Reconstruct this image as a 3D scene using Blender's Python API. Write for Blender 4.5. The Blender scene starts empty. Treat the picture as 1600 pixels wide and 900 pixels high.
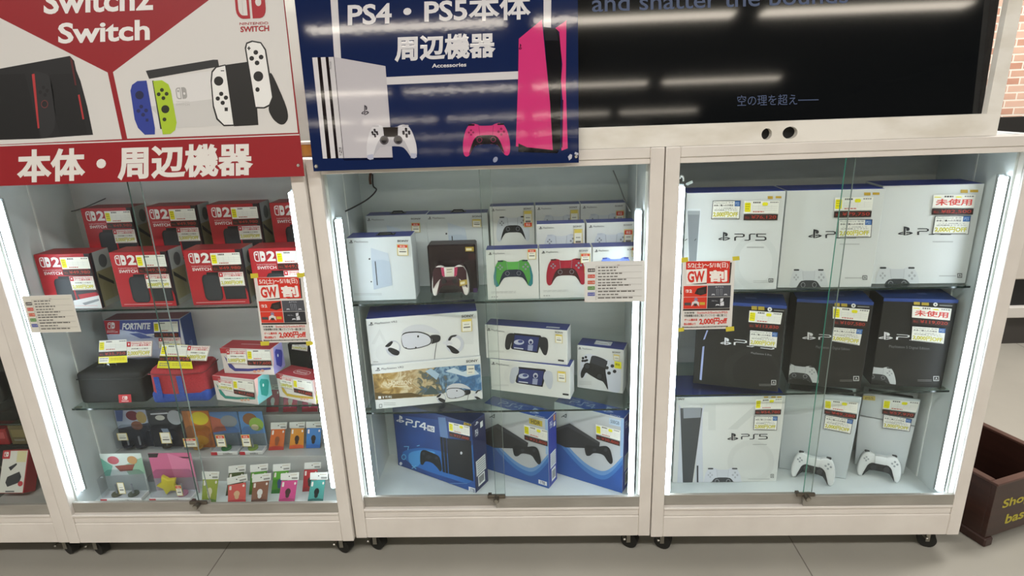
import bpy, bmesh, math, random
from mathutils import Vector, Matrix
random.seed(7)
SC = bpy.context.scene
COL = SC.collection
R = math.radians

# ------------------------------------------------------------------ camera
FPX = 938.243
CAM = Vector((0.57154, -1.51508, 1.34681))
YAW, PIT, ROL = 0.04203, -0.30270, -0.03712
_cy, _sy, _cp, _sp = math.cos(YAW), math.sin(YAW), math.cos(PIT), math.sin(PIT)
FW = Vector((-_sy*_cp, _cy*_cp, _sp))
_rt = Vector((_cy, _sy, 0)); _up = _rt.cross(FW)
RT = _rt*math.cos(ROL) + _up*math.sin(ROL)
UP = -_rt*math.sin(ROL) + _up*math.cos(ROL)
cd = bpy.data.cameras.new('camera'); cam = bpy.data.objects.new('camera', cd); COL.objects.link(cam)
cd.sensor_width = 36; cd.lens = FPX/1600*36; cd.clip_start = .02; cd.clip_end = 200
M = Matrix((RT, UP, -FW)).transposed().to_4x4(); M.translation = CAM
cam.matrix_world = M
SC.camera = cam

# ------------------------------------------------------------------ light and exposure
SC.view_settings.view_transform = 'Standard'
SC.view_settings.look = 'None'
SC.view_settings.gamma = 1
SC.view_settings.use_curve_mapping = False
SC.view_settings.exposure = 0.0
SC.cycles.transparent_max_bounces = 32
SC.cycles.max_bounces = 8
WORLD_STRENGTH = 0.9
LED_L, LED_M, LED_R = 26.0, 18.0, 19.0        # showcase light bars
TUBE = 18.0                                # shop ceiling tubes
AREA_W = 44.0                             # unseen ceiling fixtures
w = bpy.data.worlds.new('world'); SC.world = w; w.use_nodes = True
w.node_tree.nodes['Background'].inputs[0].default_value = (1.0, .98, .95, 1)
w.node_tree.nodes['Background'].inputs[1].default_value = WORLD_STRENGTH
for i, (x, y) in enumerate([(-1.6, -2.2), (.6, -2.2), (2.8, -2.2), (3.3, .6), (-.5, .2)]):  # out of view; last two added to brighten the right background and the cupboard
    ld = bpy.data.lights.new('unseen_ceiling_light', 'AREA'); ld.shape = 'RECTANGLE'
    ld.size = 1.8; ld.size_y = .3; ld.energy = AREA_W*(1.7 if y > 0 else 1); ld.color = (1, .975, .945)
    lo = bpy.data.objects.new('unseen_ceiling_light', ld); COL.objects.link(lo)
    lo.location = (x, y, 2.93)

# ------------------------------------------------------------------ pixel -> place
def ray(u, v): return FW + RT*((u-800)/FPX) - UP*((v-450)/FPX)
def at_y(u, v, y): d = ray(u, v); return CAM + d*((y-CAM.y)/d.y)
def at_z(u, v, z): d = ray(u, v); return CAM + d*((z-CAM.z)/d.z)
def at_x(u, v, x): d = ray(u, v); return CAM + d*((x-CAM.x)/d.x)

class Plane:
    def __init__(s, o, a, b): s.o = Vector(o); s.a = Vector(a).normalized(); s.b = Vector(b).normalized(); s.n = s.a.cross(s.b)
    def px(s, u, v):
        d = ray(u, v); t = (s.o-CAM).dot(s.n)/d.dot(s.n); h = CAM + d*t - s.o
        return (h.dot(s.a), h.dot(s.b))

# ------------------------------------------------------------------ materials
_mc = {}
def lin(h):
    h = h.lstrip('#'); o = []
    for i in (0, 2, 4):
        c = int(h[i:i+2], 16)/255; o.append(c/12.92 if c <= .04045 else ((c+.055)/1.055)**2.4)
    return (*o, 1)
def mat(h, rough=.5, metal=0, coat=0, spec=None, emit=0):
    k = (h, rough, metal, coat, spec, emit)
    if k in _mc: return _mc[k]
    m = bpy.data.materials.new('paint_' + h.lstrip('#')); m.use_nodes = True
    b = m.node_tree.nodes['Principled BSDF']
    b.inputs['Base Color'].default_value = lin(h); b.inputs['Roughness'].default_value = rough
    b.inputs['Metallic'].default_value = metal; b.inputs['Coat Weight'].default_value = coat
    b.inputs['Coat Roughness'].default_value = .06
    if spec is not None: b.inputs['Specular IOR Level'].default_value = spec
    if emit:
        b.inputs['Emission Color'].default_value = lin(h); b.inputs['Emission Strength'].default_value = emit
    _mc[k] = m; return m
def ink(h): return mat(h, .45)
def noisy(name, c1, c2, scale, rough=.5, detail=6, lo=.35, hi=.65, stretch=(1, 1, 1), bump=0, coat=0):
    m = bpy.data.materials.new(name); m.use_nodes = True; nt = m.node_tree; b = nt.nodes['Principled BSDF']
    tc = nt.nodes.new('ShaderNodeTexCoord'); mp = nt.nodes.new('ShaderNodeMapping'); mp.inputs['Scale'].default_value = stretch
    nz = nt.nodes.new('ShaderNodeTexNoise'); nz.inputs['Scale'].default_value = scale; nz.inputs['Detail'].default_value = detail
    cr = nt.nodes.new('ShaderNodeValToRGB'); cr.color_ramp.elements[0].position = lo; cr.color_ramp.elements[1].position = hi
    cr.color_ramp.elements[0].color = lin(c1); cr.color_ramp.elements[1].color = lin(c2)
    nt.links.new(tc.outputs['Object'], mp.inputs[0]); nt.links.new(mp.outputs[0], nz.inputs['Vector'])
    nt.links.new(nz.outputs['Fac'], cr.inputs[0]); nt.links.new(cr.outputs[0], b.inputs['Base Color'])
    b.inputs['Roughness'].default_value = rough; b.inputs['Coat Weight'].default_value = coat
    if bump:
        bp = nt.nodes.new('ShaderNodeBump'); bp.inputs['Strength'].default_value = bump; bp.inputs['Distance'].default_value = .002
        nt.links.new(nz.outputs['Fac'], bp.inputs['Height']); nt.links.new(bp.outputs[0], b.inputs['Normal'])
    return m
def glass(name, tint, ior=1.45, rough=.0, strength=1.0):
    m = bpy.data.materials.new(name); m.use_nodes = True; nt = m.node_tree
    for n in list(nt.nodes): nt.nodes.remove(n)
    o = nt.nodes.new('ShaderNodeOutputMaterial'); mx = nt.nodes.new('ShaderNodeMixShader')
    t = nt.nodes.new('ShaderNodeBsdfTransparent'); t.inputs[0].default_value = (*tint, 1)
    g = nt.nodes.new('ShaderNodeBsdfGlossy'); g.inputs['Roughness'].default_value = rough
    lw = nt.nodes.new('ShaderNodeLayerWeight'); lw.inputs['Blend'].default_value = .5
    pw = nt.nodes.new('ShaderNodeMath'); pw.operation = 'POWER'; pw.inputs[1].default_value = 5
    mu = nt.nodes.new('ShaderNodeMath'); mu.operation = 'MULTIPLY_ADD'; mu.inputs[1].default_value = .9*strength; mu.inputs[2].default_value = ((ior-1)/(ior+1))**2*strength
    nt.links.new(lw.outputs['Facing'], pw.inputs[0]); nt.links.new(pw.outputs[0], mu.inputs[0]); nt.links.new(mu.outputs[0], mx.inputs[0])
    nt.links.new(t.outputs[0], mx.inputs[1]); nt.links.new(g.outputs[0], mx.inputs[2]); nt.links.new(mx.outputs[0], o.inputs[0])
    return m
def brushed_emit(name, h, s):
    m = bpy.data.materials.new(name); m.use_nodes = True; nt = m.node_tree
    b = nt.nodes['Principled BSDF']; b.inputs['Emission Color'].default_value = lin(h); b.inputs['Emission Strength'].default_value = s
    b.inputs['Base Color'].default_value = lin('#f0f0f0'); return m

FRAME = noisy('painted_wood_cream', '#d8d1c9', '#e2dcd4', 9, .45, 8, .3, .7, (1, 1, 1), .1)
FRAME_UP = noisy('painted_board_scuffed', '#dad4c7', '#ebe7de', 7, .5, 10, .32, .55, (1, 1, 2.2), .1)
INNER = noisy('white_melamine', '#c9d0d0', '#dfe5e4', 5, .55, 4)
INNER_DARK = noisy('grey_backing_board', '#cdced0', '#d9d9da', 4, .55, 4, .3, .7, (1, 1, 6))
ALU = noisy('brushed_aluminium_rail', '#8f8b82', '#a09c93', 30, .4, 4, .3, .7, (.2, 1, 1))
STEEL = mat('#9a968c', .35, .9)
DARKSTEEL = mat('#6d665c', .4, .8)
PANE = glass('showcase_glass', (.965, .985, .975), 1.35, 0, .9)
SHELF = glass('glass_shelf', (.87, .93, .91), 1.45)
EDGE = mat('#0d211d', .15)
PANEEDGE = mat('#4c655f', .2)
ACRYL = glass('clear_plastic', (.93, .94, .95), 1.4, .05)
RUBBER = mat('#15140f', .6)
SCREW = mat('#d8d6d0', .25, .9)

# ------------------------------------------------------------------ mesh builder
class MB:
    def __init__(s): s.v = []; s.f = []; s.m = []; s.mats = []; s.smooth = []; s.k = 0
    def mi(s, m):
        if m not in s.mats: s.mats.append(m)
        return s.mats.index(m)
    def add(s, vs, fs, m, smooth=False):
        n = len(s.v); s.v += [tuple(x) for x in vs]; i = s.mi(m)
        for k, f in enumerate(fs): s.f.append([n+j for j in f]); s.m.append(i); s.smooth.append(smooth)
    def bm(s, b, m, smooth=False, byn=None):
        b.verts.index_update(); b.normal_update(); n = len(s.v); s.v += [tuple(v.co) for v in b.verts]
        for f in b.faces:
            s.f.append([n+v.index for v in f.verts]); s.m.append(s.mi(byn(f.normal) if byn else m)); s.smooth.append(smooth)
        b.free()
    def box(s, x0, y0, z0, x1, y1, z1, m, bev=0, seg=1, byn=None, smooth=False):
        b = bmesh.new(); bmesh.ops.create_cube(b, size=1)
        for v in b.verts: v.co = Vector(((x0+x1)/2+v.co.x*(x1-x0), (y0+y1)/2+v.co.y*(y1-y0), (z0+z1)/2+v.co.z*(z1-z0)))
        if bev: bmesh.ops.bevel(b, geom=b.edges[:], offset=bev, segments=seg, affect='EDGES', profile=.5)
        s.bm(b, m, smooth, byn)
    def cyl(s, p0, p1, r, m, n=16, r1=None, smooth=True):
        p0 = Vector(p0); p1 = Vector(p1); r1 = r if r1 is None else r1; d = (p1-p0).normalized()
        a = d.orthogonal().normalized(); c = d.cross(a); vs = []; fs = []
        for k in range(n):
            t = 2*math.pi*k/n; e = a*math.cos(t)+c*math.sin(t); vs += [p0+e*r, p1+e*r1]
        for k in range(n): j = (k+1) % n; fs.append([2*k, 2*j, 2*j+1, 2*k+1])
        s.add(vs, fs, m, smooth); s.add([vs[2*k] for k in range(n)], [list(range(n))[::-1]], m); s.add([vs[2*k+1] for k in range(n)], [list(range(n))], m)
    def tube(s, pts, r, m, n=8):
        pts = [Vector(p) for p in pts]; vs = []; fs = []; a = None
        for i, p in enumerate(pts):
            d = (pts[min(i+1, len(pts)-1)]-pts[max(i-1, 0)]).normalized()
            a = d.orthogonal().normalized() if a is None else (a-d*a.dot(d)).normalized()
            c = d.cross(a)
            for k in range(n): t = 2*math.pi*k/n; vs.append(p+(a*math.cos(t)+c*math.sin(t))*r)
        for i in range(len(pts)-1):
            for k in range(n): j = (k+1) % n; fs.append([i*n+k, i*n+j, (i+1)*n+j, (i+1)*n+k])
        fs.append(list(range(n))[::-1]); fs.append([(len(pts)-1)*n+k for k in range(n)])
        s.add(vs, fs, m, True)
    def prism(s, poly, d0, d1, m, bev=0, seg=2, fn=None, smooth=False):
        """polygon in (a,b) pushed from depth d0 to d1 along y; local (a, depth, b)"""
        b = bmesh.new(); vs = [b.verts.new((x, d0, y)) for x, y in poly]; f = b.faces.new(vs)
        r = bmesh.ops.extrude_face_region(b, geom=[f]); nv = [e for e in r['geom'] if isinstance(e, bmesh.types.BMVert)]
        for v in nv: v.co.y = d1
        bmesh.ops.recalc_face_normals(b, faces=b.faces[:])
        if bev:
            es = [e for e in b.edges if abs(e.verts[0].co.y-e.verts[1].co.y) < 1e-9]
            bmesh.ops.bevel(b, geom=es, offset=bev, segments=seg, affect='EDGES', profile=.5, clamp_overlap=True)
        if fn:
            for v in b.verts: v.co = fn(v.co)
        s.bm(b, m, smooth)
    def build(s, name, parent=None):
        me = bpy.data.meshes.new(name); me.from_pydata(s.v, [], s.f)
        for m in s.mats: me.materials.append(m)
        for i, p in enumerate(me.polygons): p.material_index = s.m[i]; p.use_smooth = s.smooth[i]
        me.update(); o = bpy.data.objects.new(name, me); COL.objects.link(o)
        if parent is not None: o.parent = parent
        return o

def thing(name, label, cat, loc=(0, 0, 0), rz=0, group=None):
    o = bpy.data.objects.new(name, None); COL.objects.link(o); o.empty_display_size = .02
    o.location = loc; o.rotation_euler = (0, 0, rz); o['label'] = label; o['category'] = cat
    if group: o['group'] = group
    return o
def tag(o, label, cat, group=None):
    o['label'] = label; o['category'] = cat
    if group: o['group'] = group
    return o
def structure(o): o['kind'] = 'structure'; return o

# ------------------------------------------------------------------ lettering
_tc = {}
def text_mesh(s, bold):
    k = (s, bold)
    if k in _tc: return _tc[k]
    cu = bpy.data.curves.new('lettering', 'FONT'); cu.body = s; cu.resolution_u = 3; cu.fill_mode = 'FRONT'
    if bold: cu.bevel_depth = bold*.8; cu.bevel_resolution = 0; cu.fill_mode = 'BOTH'
    ob = bpy.data.objects.new('lettering', cu); COL.objects.link(ob)
    dg = bpy.context.evaluated_depsgraph_get(); me = bpy.data.meshes.new_from_object(ob.evaluated_get(dg))
    vs = [(v.co.x, v.co.y, max(0, v.co.z)/max(bold*.8, 1e-6)) for v in me.vertices]; fs = [list(p.vertices) for p in me.polygons if not bold or max(me.vertices[i].co.z for i in p.vertices) > 1e-6]
    bpy.data.objects.remove(ob); bpy.data.curves.remove(cu); bpy.data.meshes.remove(me)
    if vs:
        x0 = min(v[0] for v in vs); x1 = max(v[0] for v in vs); y0 = min(v[1] for v in vs); y1 = max(v[1] for v in vs)
        vs = [((x-x0)/max(x1-x0, 1e-6), (y-y0)/max(y1-y0, 1e-6), zz) for x, y, zz in vs]
    _tc[k] = (vs, fs); return _tc[k]

def round_off(P, n=2):
    for _ in range(n):
        Q = []
        for (xa, ya), (xb, yb) in zip(P, P[1:]+P[:1]): Q += [(xa*.78+xb*.22, ya*.78+yb*.22), (xa*.22+xb*.78, ya*.22+yb*.78)]
        P = Q
    return P
class Art:
    """flat printing on a face: mp takes drawing coordinates to face coordinates, out takes them into space"""
    def __init__(s, mp, out, mb=None): s.mp = mp; s.out = out; s.mb = mb or MB()
    def put(s, pts, faces, col, layer):
        m = ink(col) if isinstance(col, str) else col
        s.mb.k += 1; l = layer+s.mb.k*.03
        s.mb.add([s.out(*s.mp(p[0], p[1]), l+(p[2]*.12 if len(p) > 2 else 0)) for p in pts], faces, m); return s
    def poly(s, pts, col, layer=1): return s.put(pts, [list(range(len(pts)))], col, layer)
    def blob(s, pts, col, layer=1): return s.poly(round_off(list(pts)), col, layer)
    def rect(s, x0, y0, x1, y1, col, layer=1, sk=0): return s.poly([(x0, y0), (x1, y0+sk), (x1, y1+sk), (x0, y1)], col, layer)
    def ell(s, cx, cy, rx, ry, col, layer=1, n=20, rot=0):
        c, q = math.cos(rot), math.sin(rot)
        return s.poly([(cx+rx*math.cos(2*math.pi*k/n)*c-ry*math.sin(2*math.pi*k/n)*q, cy+rx*math.cos(2*math.pi*k/n)*q+ry*math.sin(2*math.pi*k/n)*c) for k in range(n)], col, layer)
    def rrect(s, x0, y0, x1, y1, r, col, layer=1, ry=None):
        ry = r if ry is None else ry; p = []
        for cx, cy, t0 in ((x1-r, y0+ry, -90), (x1-r, y1-ry, 0), (x0+r, y1-ry, 90), (x0+r, y0+ry, 180)):
            for k in range(5): t = R(t0+90*k/4); p.append((cx+r*math.cos(t), cy+ry*math.sin(t)))
        return s.poly(p, col, layer)
    def line(s, pts, w, col, layer=1, wy=None):
        wy = w if wy is None else wy
        for (xa, ya), (xb, yb) in zip(pts[:-1], pts[1:]):
            dx, dy = (xb-xa)/w, (yb-ya)/wy; L = math.hypot(dx, dy) or 1; nx, ny = -dy/L*w/2, dx/L*wy/2; ex, ey = dx/L*w*.35, dy/L*wy*.35
            s.poly([(xa+nx-ex, ya+ny-ey), (xb+nx+ex, yb+ny+ey), (xb-nx+ex, yb-ny+ey), (xa-nx-ex, ya-ny-ey)], col, layer)
        return s
    def text(s, t, x0, y0, x1, y1, col, layer=2, bold=0.0, sk=0, it=0):
        vs, fs = text_mesh(t, bold)
        return s.put([(x0+(x1-x0)*u+it*v, y1+(y0-y1)*v+sk*u, d) for u, v, d in vs], fs, col, layer)
    def sub(s, tl, tr, br, bl):
        def q(u, v):
            return s.mp(tl[0]*(1-u)*(1-v)+tr[0]*u*(1-v)+br[0]*u*v+bl[0]*(1-u)*v, tl[1]*(1-u)*(1-v)+tr[1]*u*(1-v)+br[1]*u*v+bl[1]*(1-u)*v)
        return Art(q, s.out, s.mb)
    def crop(s, ox, oy, k): return Art(lambda x, y: s.mp(ox+x/k, oy+y/k), s.out, s.mb)
    def win(s, x0, y0, x1, y1): return s.sub((x0, y0), (x1, y0), (x1, y1), (x0, y1))
    def fresh(s): return Art(s.mp, s.out)
    def build(s, name, parent, label=None):
        o = s.mb.build(name, parent)
        if label: o['label'] = label
        return o
EPS = .0004
def front_out(w, d, h): return lambda a, b, l: (a, -EPS*l, b)

class Carton:
    """a box standing on something; its front lower edge runs from BL to BR"""
    def __init__(s, name, label, cat, BL, BR, z, h=None, d=.07, top=None, w=None, front='#e9e9e6', topc=None, side=None, group=None, bev=.0012, world=False, rough=.42, yaw=None):
        a = Vector(BL) if world else at_z(*BL, z); b = Vector(BR) if world else at_z(*BR, z)
        e = b-a; s.yaw = math.atan2(e.y, e.x) if yaw is None else yaw; s.w = e.length if w is None else w
        if top: h = sum(at_y(*t, q.y).z-z for t, q in zip(top, (a, b)))/len(top)
        s.h = h; s.d = d; s.o = Vector((a.x, a.y, z+.0007))
        s.root = thing(name, label, cat, s.o, s.yaw, group)
        s.ux = Vector((math.cos(s.yaw), math.sin(s.yaw), 0)); s.uy = Vector((-math.sin(s.yaw), math.cos(s.yaw), 0)); s.uz = Vector((0, 0, 1))
        F = mat(front, rough); T = mat(topc or front, rough); S = mat(side or front, rough)
        mb = MB(); mb.box(0, 0, 0, s.w, d, h, F, bev, 1, lambda n: T if n.z > .8 else (S if abs(n.x) > .8 else F))
        s.body = mb.build('carton_body', s.root)
        s.F = Plane(s.o, s.ux, s.uz); s.T = Plane(s.o+s.uz*h, s.ux, s.uy); s.Rt = Plane(s.o+s.ux*s.w, s.uy, s.uz); s.L = Plane(s.o, s.uy, s.uz)
    def clampf(s, u, v):
        a, b = s.F.px(u, v); return (min(max(a, .0008), s.w-.0008), min(max(b, .0008), s.h-.0008))
    def px(s, up=0): return Art(s.clampf, lambda a, b, l: (a, -EPS*(l+up), b))
    def unit(s, up=0): return Art(lambda x, y: (x*s.w, (1-y)*s.h), lambda a, b, l: (a, -EPS*(l+up), b))
    def top_px(s): return Art(s.T.px, lambda a, b, l: (a, b, s.h+EPS*l))
    def top_unit(s): return Art(lambda x, y: (x*s.w, (1-y)*s.d), lambda a, b, l: (a, b, s.h+EPS*l))
    def right_px(s): return Art(s.Rt.px, lambda a, b, l: (s.w+EPS*l, a, b))
    def right_unit(s): return Art(lambda x, y: (x*s.d, (1-y)*s.h), lambda a, b, l: (s.w+EPS*l, a, b))
    def left_unit(s): return Art(lambda x, y: ((1-x)*s.d, (1-y)*s.h), lambda a, b, l: (-EPS*l, a, b))

# ------------------------------------------------------------------ printed motifs (unit square, y down)
def shapes_logo(A, col, layer=2):        # upright letter P over a lying S
    A.poly([(.38, .0), (.50, .03), (.68, .10), (.76, .18), (.78, .32), (.75, .44), (.66, .50), (.55, .46), (.55, .24), (.51, .19), (.51, 1.0), (.38, .93)], col, layer)
    A.poly([(.35, .58), (.10, .69), (.0, .79), (.06, .87), (.22, .90), (.35, .86), (.35, .77), (.22, .81), (.16, .77), (.35, .69)], col, layer)
    A.poly([(.55, .60), (.78, .58), (.97, .66), (1.0, .76), (.86, .85), (.55, .97), (.55, .86), (.80, .76), (.76, .69), (.55, .73)], col, layer)
def wordmark(A, n, col, layer=2, w=.055):  # thin rounded letters P S 4/5
    def ln(p): A.line(p, w, col, layer, w*2.2)
    ln([(.0, .06), (.24, .06), (.29, .14), (.29, .38), (.24, .46), (.05, .46), (.0, .56), (.0, .98)])
    ln([(.65, .06), (.52, .06), (.48, .16), (.48, .86), (.44, .95), (.33, .95)])
    if n == 5: ln([(1.0, .06), (.72, .06), (.72, .46), (.95, .46), (1.0, .56), (1.0, .86), (.95, .95), (.68, .95)])
    else:
        ln([(.92, .98), (.92, .06), (.88, .06), (.68, .68), (1.0, .68)])
def pair_logo(A, col, bg, layer=2):      # outlined half and filled half
    A.rrect(0, 0, .46, 1, .22, col, layer, .26); A.rrect(.25, .0, .46, 1, .01, col, layer)
    A.rrect(.09, .09, .38, .91, .15, bg, layer+.4, .2); A.rrect(.25, .09, .38, .91, .01, bg, layer+.4)
    A.ell(.235, .30, .085, .10, col, layer+.8)
    A.rrect(.54, 0, 1, 1, .22, col, layer, .26); A.rrect(.54, 0, .76, 1, .01, col, layer)
    A.ell(.77, .55, .10, .115, bg, layer+.8)
PAD = [(.12, .06), (.22, 0), (.33, .04), (.36, .08), (.64, .08), (.67, .04), (.78, 0), (.88, .06), (.95, .25), (1, .6), (.99, .9), (.94, 1), (.87, .97), (.80, .78), (.71, .63), (.29, .63), (.20, .78), (.13, .97), (.06, 1), (.01, .9), (0, .6), (.05, .25)]
PADC = [(.33, .36), (.67, .36), (.76, .46), (.83, .70), (.88, .97), (.80, .78), (.71, .63), (.29, .63), (.20, .78), (.12, .97), (.17, .70), (.24, .46)]
PAD, PADC = round_off(PAD), round_off(PADC, 1)
def pad_art(A, body, dark, pad=None, ring='#8b8f98', layer=2, cut=1.0):
    def clip(p): return [(x, min(y, cut)) for x, y in p]
    A.poly(clip(PAD), body, layer)
    A.poly(clip(PADC), dark, layer+.4)
    A.poly([(.35, .08), (.65, .08), (.63, .36), (.37, .36)], pad or body, layer+.6)
    A.line([(.345, .08), (.365, .37)], .008, ring, layer+.8, .014); A.line([(.655, .08), (.635, .37)], .008, ring, layer+.8, .014)
    A.rrect(.12, .02, .26, .07, .02, dark, layer+.4); A.rrect(.74, .02, .88, .07, .02, dark, layer+.4)
    for cx in (.355, .645):
        A.ell(cx, .50, .075, .11, dark, layer+.8); A.ell(cx, .50, .055, .08, ring, layer+1); A.ell(cx, .50, .045, .066, dark, layer+1.2)
    for dx, dy in ((0, -.085), (0, .085), (-.058, 0), (.058, 0)):
        A.ell(.82+dx, .27+dy, .026, .038, ring, layer+1); A.ell(.18+dx*.8, .27+dy*.8, .022, .032, ring, layer+1)
def lines(A, x0, x1, y0, y1, n, col, layer=2, fill=.5):
    for k in range(n):
        y = y0+(y1-y0)*k/max(n, 1); hh = (y1-y0)/n*fill; x = x0
        while x < x1-.01:
            e = min(x1, x+random.uniform(.05, .16)*(x1-x0)+.02); A.rect(x, y, e, y+hh, col, layer); x = e+.015
def price_card(A, digits='¥76,120', extra=None, bottom=None, seed=0, dot=True):
    """white shelf card over a dark strip with red seven-segment figures"""
    A.rect(0, 0, 1, .66, '#f3f2ea', 2)
    A.rrect(.02, .10, .19, .58, .03, '#f0e600', 2.5, .05)
    lines(A, .05, .16, .16, .52, 3, '#8a8410', 3, .3)
    if dot: A.rrect(.52, .08, .68, .26, .05, '#ece514', 3, .06)
    lines(A, .26, .47, .05, .15, 1, '#5a5a5a', 2.6, .8); lines(A, .74, .97, .05, .15, 1, '#8a8a8a', 2.6, .6)
    for y in (.28, .38, .48): A.rect(.24, y, .97, y+.01, '#c9cac6', 2.6)
    for x in (.24, .42, .6, .78): A.rect(x, .20, x+.005, .5, '#cdcec9', 2.6)
    lines(A, .26, .58, .54, .62, 1, '#c04a3c', 2.6, .6)
    A.rect(0, .70, 1, 1, '#33211e', 2)
    A.text('税込', .04, .80, .17, .93, '#9c3328', 3, .01)
    A.text(digits, .22, .75, .95, .95, '#b5392b', 3, .012)
    if extra:
        A.rect(.0, .14, .98, .62, '#f4f1ea', 3.2); A.text(extra, .06, .2, .93, .54, '#d9473c', 4, .03)
    if bottom: A.rect(0, .70, 1, 1, bottom, 2)
def sale_card(A, head='PlayStation5 本体', sub='本体ご購入の方限定', edge='#2c3138', red=False):
    """white offer card with yellow 2,000 yen off line"""
    A.rect(0, 0, 1, 1, edge if not red else '#c8a9a4', 2); A.rect(.018, .03, .982, .97, '#f1f0e8', 2.3)
    if red:
        A.rect(.02, .03, .98, .33, '#efe6e2', 2.6); A.rect(.02, .03, .17, .33, '#c5222c', 2.8)
        A.ell(.095, .17, .03, .07, '#f3e9e6', 3)
        A.text('Nintendo Switch', .2, .06, .95, .17, '#c5222c', 3, .02); A.text('ゲーム機本体購入', .2, .19, .95, .31, '#c5222c', 3, .02)
        A.text('同時購入の場合', .2, .42, .86, .51, '#4c4c4c', 3, .01)
    else:
        A.rect(.79, .03, .982, .31, '#2d62a8', 2.8); A.text('PS5', .82, .09, .95, .25, '#bcd0ea', 3.2)
        A.text(head, .05, .07, .75, .16, '#555a60', 3); A.text(sub, .05, .20, .75, .31, '#2a2d31', 3, .015)
        A.text('ソフト同時購入で', .12, .38, .86, .45, '#7a7d80', 3); A.text('店内価格よりさらに', .08, .47, .9, .55, '#44474a', 3)
    A.text('2,000円OFF', .05, .60, .93, .90, '#6a6512', 3, .035); A.text('2,000円OFF', .06, .61, .92, .89, '#e9e013', 3.6, .012)
    A.rect(.06, .925, .92, .95, '#8b8d8c', 3)
def price_dot(A, red=True, yellow=False, red_low=False):
    A.rect(0, 0, 1, 1, '#d9c470', 2); A.rect(.08, .04, .92, .96, '#f2efe2', 2.3)
    if red: A.rrect(.06, .05, .94, .30, .08, '#dd4a2c', 2.8); A.text('新品', .26, .1, .74, .26, '#f6e6dc', 3.2, .01)
    if red_low: A.rrect(.06, .72, .94, .96, .08, '#dd4a2c', 2.8); A.text('新品', .26, .76, .74, .92, '#f6e6dc', 3.2, .01)
    if yellow: A.rect(.1, .04, .9, .2, '#e8cf5a', 2.8)
    lines(A, .25, .75, .40, .5, 1, '#8d8b80', 3, .5); A.rect(.2, .6, .82, .7, '#77756c', 3)
# ================================================================== THE ROOM
floor_m = noisy('vinyl_floor', '#9f9b90', '#aba79c', 2.2, .28, 8, .3, .7, (1, 1, 1))
fb = MB(); fb.box(-9, -48, -.05, 9, 6, 0, floor_m); structure(fb.build('floor'))
fj = MB()
for x in (-2.25, -.45, 1.35, 3.15): fj.box(x, -3, 0, x+.003, 4, .0006, mat('#77726a', .5))
structure(fj.build('trim_1'))
ceil_m = noisy('ceiling_board', '#5a5853', '#63605b', 3, .8)
cb = MB(); cb.box(-9, -48, 3.0, 9, 6, 3.05, ceil_m); structure(cb.build('ceiling'))
wb = MB(); wb.box(-9, 1.95, 0, 9, 2.05, 3, noisy('painted_wall', '#c9c5bf', '#d2cec8', 3, .6)); structure(wb.build('wall_back'))

wf = MB(); wf.box(-9, -48.1, 0, 9, -48, 3, mat('#4a4742', .7)); structure(wf.build('wall_front'))
for sx in (-1, 1):
    wf = MB(); wf.box(9*sx-.05, -48, 0, 9*sx+.05, -5.5, 3, mat('#4a4742', .7)); structure(wf.build('wall_right' if sx > 0 else 'wall_left'))
def brick_material():
    m = bpy.data.materials.new('brick_paper'); m.use_nodes = True; nt = m.node_tree; b = nt.nodes['Principled BSDF']
    tc = nt.nodes.new('ShaderNodeTexCoord'); mp = nt.nodes.new('ShaderNodeMapping'); mp.inputs['Rotation'].default_value = (R(90), 0, 0)
    br = nt.nodes.new('ShaderNodeTexBrick'); br.inputs['Scale'].default_value = 1; br.inputs['Brick Width'].default_value = .11
    br.inputs['Row Height'].default_value = .038; br.inputs['Mortar Size'].default_value = .0045; br.inputs['Mortar Smooth'].default_value = .3
    br.inputs['Color1'].default_value = lin('#c4917a'); br.inputs['Color2'].default_value = lin('#dcbaa5'); br.inputs['Mortar'].default_value = lin('#ebe1d2')
    nt.links.new(tc.outputs['Object'], mp.inputs[0]); nt.links.new(mp.outputs[0], br.inputs['Vector'])
    nz = nt.nodes.new('ShaderNodeTexNoise'); nz.inputs['Scale'].default_value = 30
    mx = nt.nodes.new('ShaderNodeMixRGB'); mx.blend_type = 'OVERLAY'; mx.inputs[0].default_value = .25
    nt.links.new(br.outputs['Color'], mx.inputs[1]); nt.links.new(nz.outputs['Fac'], mx.inputs[2]); nt.links.new(mx.outputs[0], b.inputs['Base Color'])
    bp = nt.nodes.new('ShaderNodeBump'); bp.inputs['Strength'].default_value = .4; bp.inputs['Distance'].default_value = .004; bp.invert = True
    nt.links.new(br.outputs['Fac'], bp.inputs['Height']); nt.links.new(bp.outputs[0], b.inputs['Normal']); b.inputs['Roughness'].default_value = .7
    return m
zb0 = at_y(1562, 183, 1.9).z; zb1 = at_y(1557, 213, 1.9).z
bk = MB(); bk.box(2.0, 1.90, zb0, 8, 1.95, 3, brick_material()); structure(bk.build('wall_right_brick'))
bk = MB(); bk.box(2.0, 1.88, zb1-.06, 8, 1.95, zb0, mat('#16130f', .6), .003); structure(bk.build('trim_2'))

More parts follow.
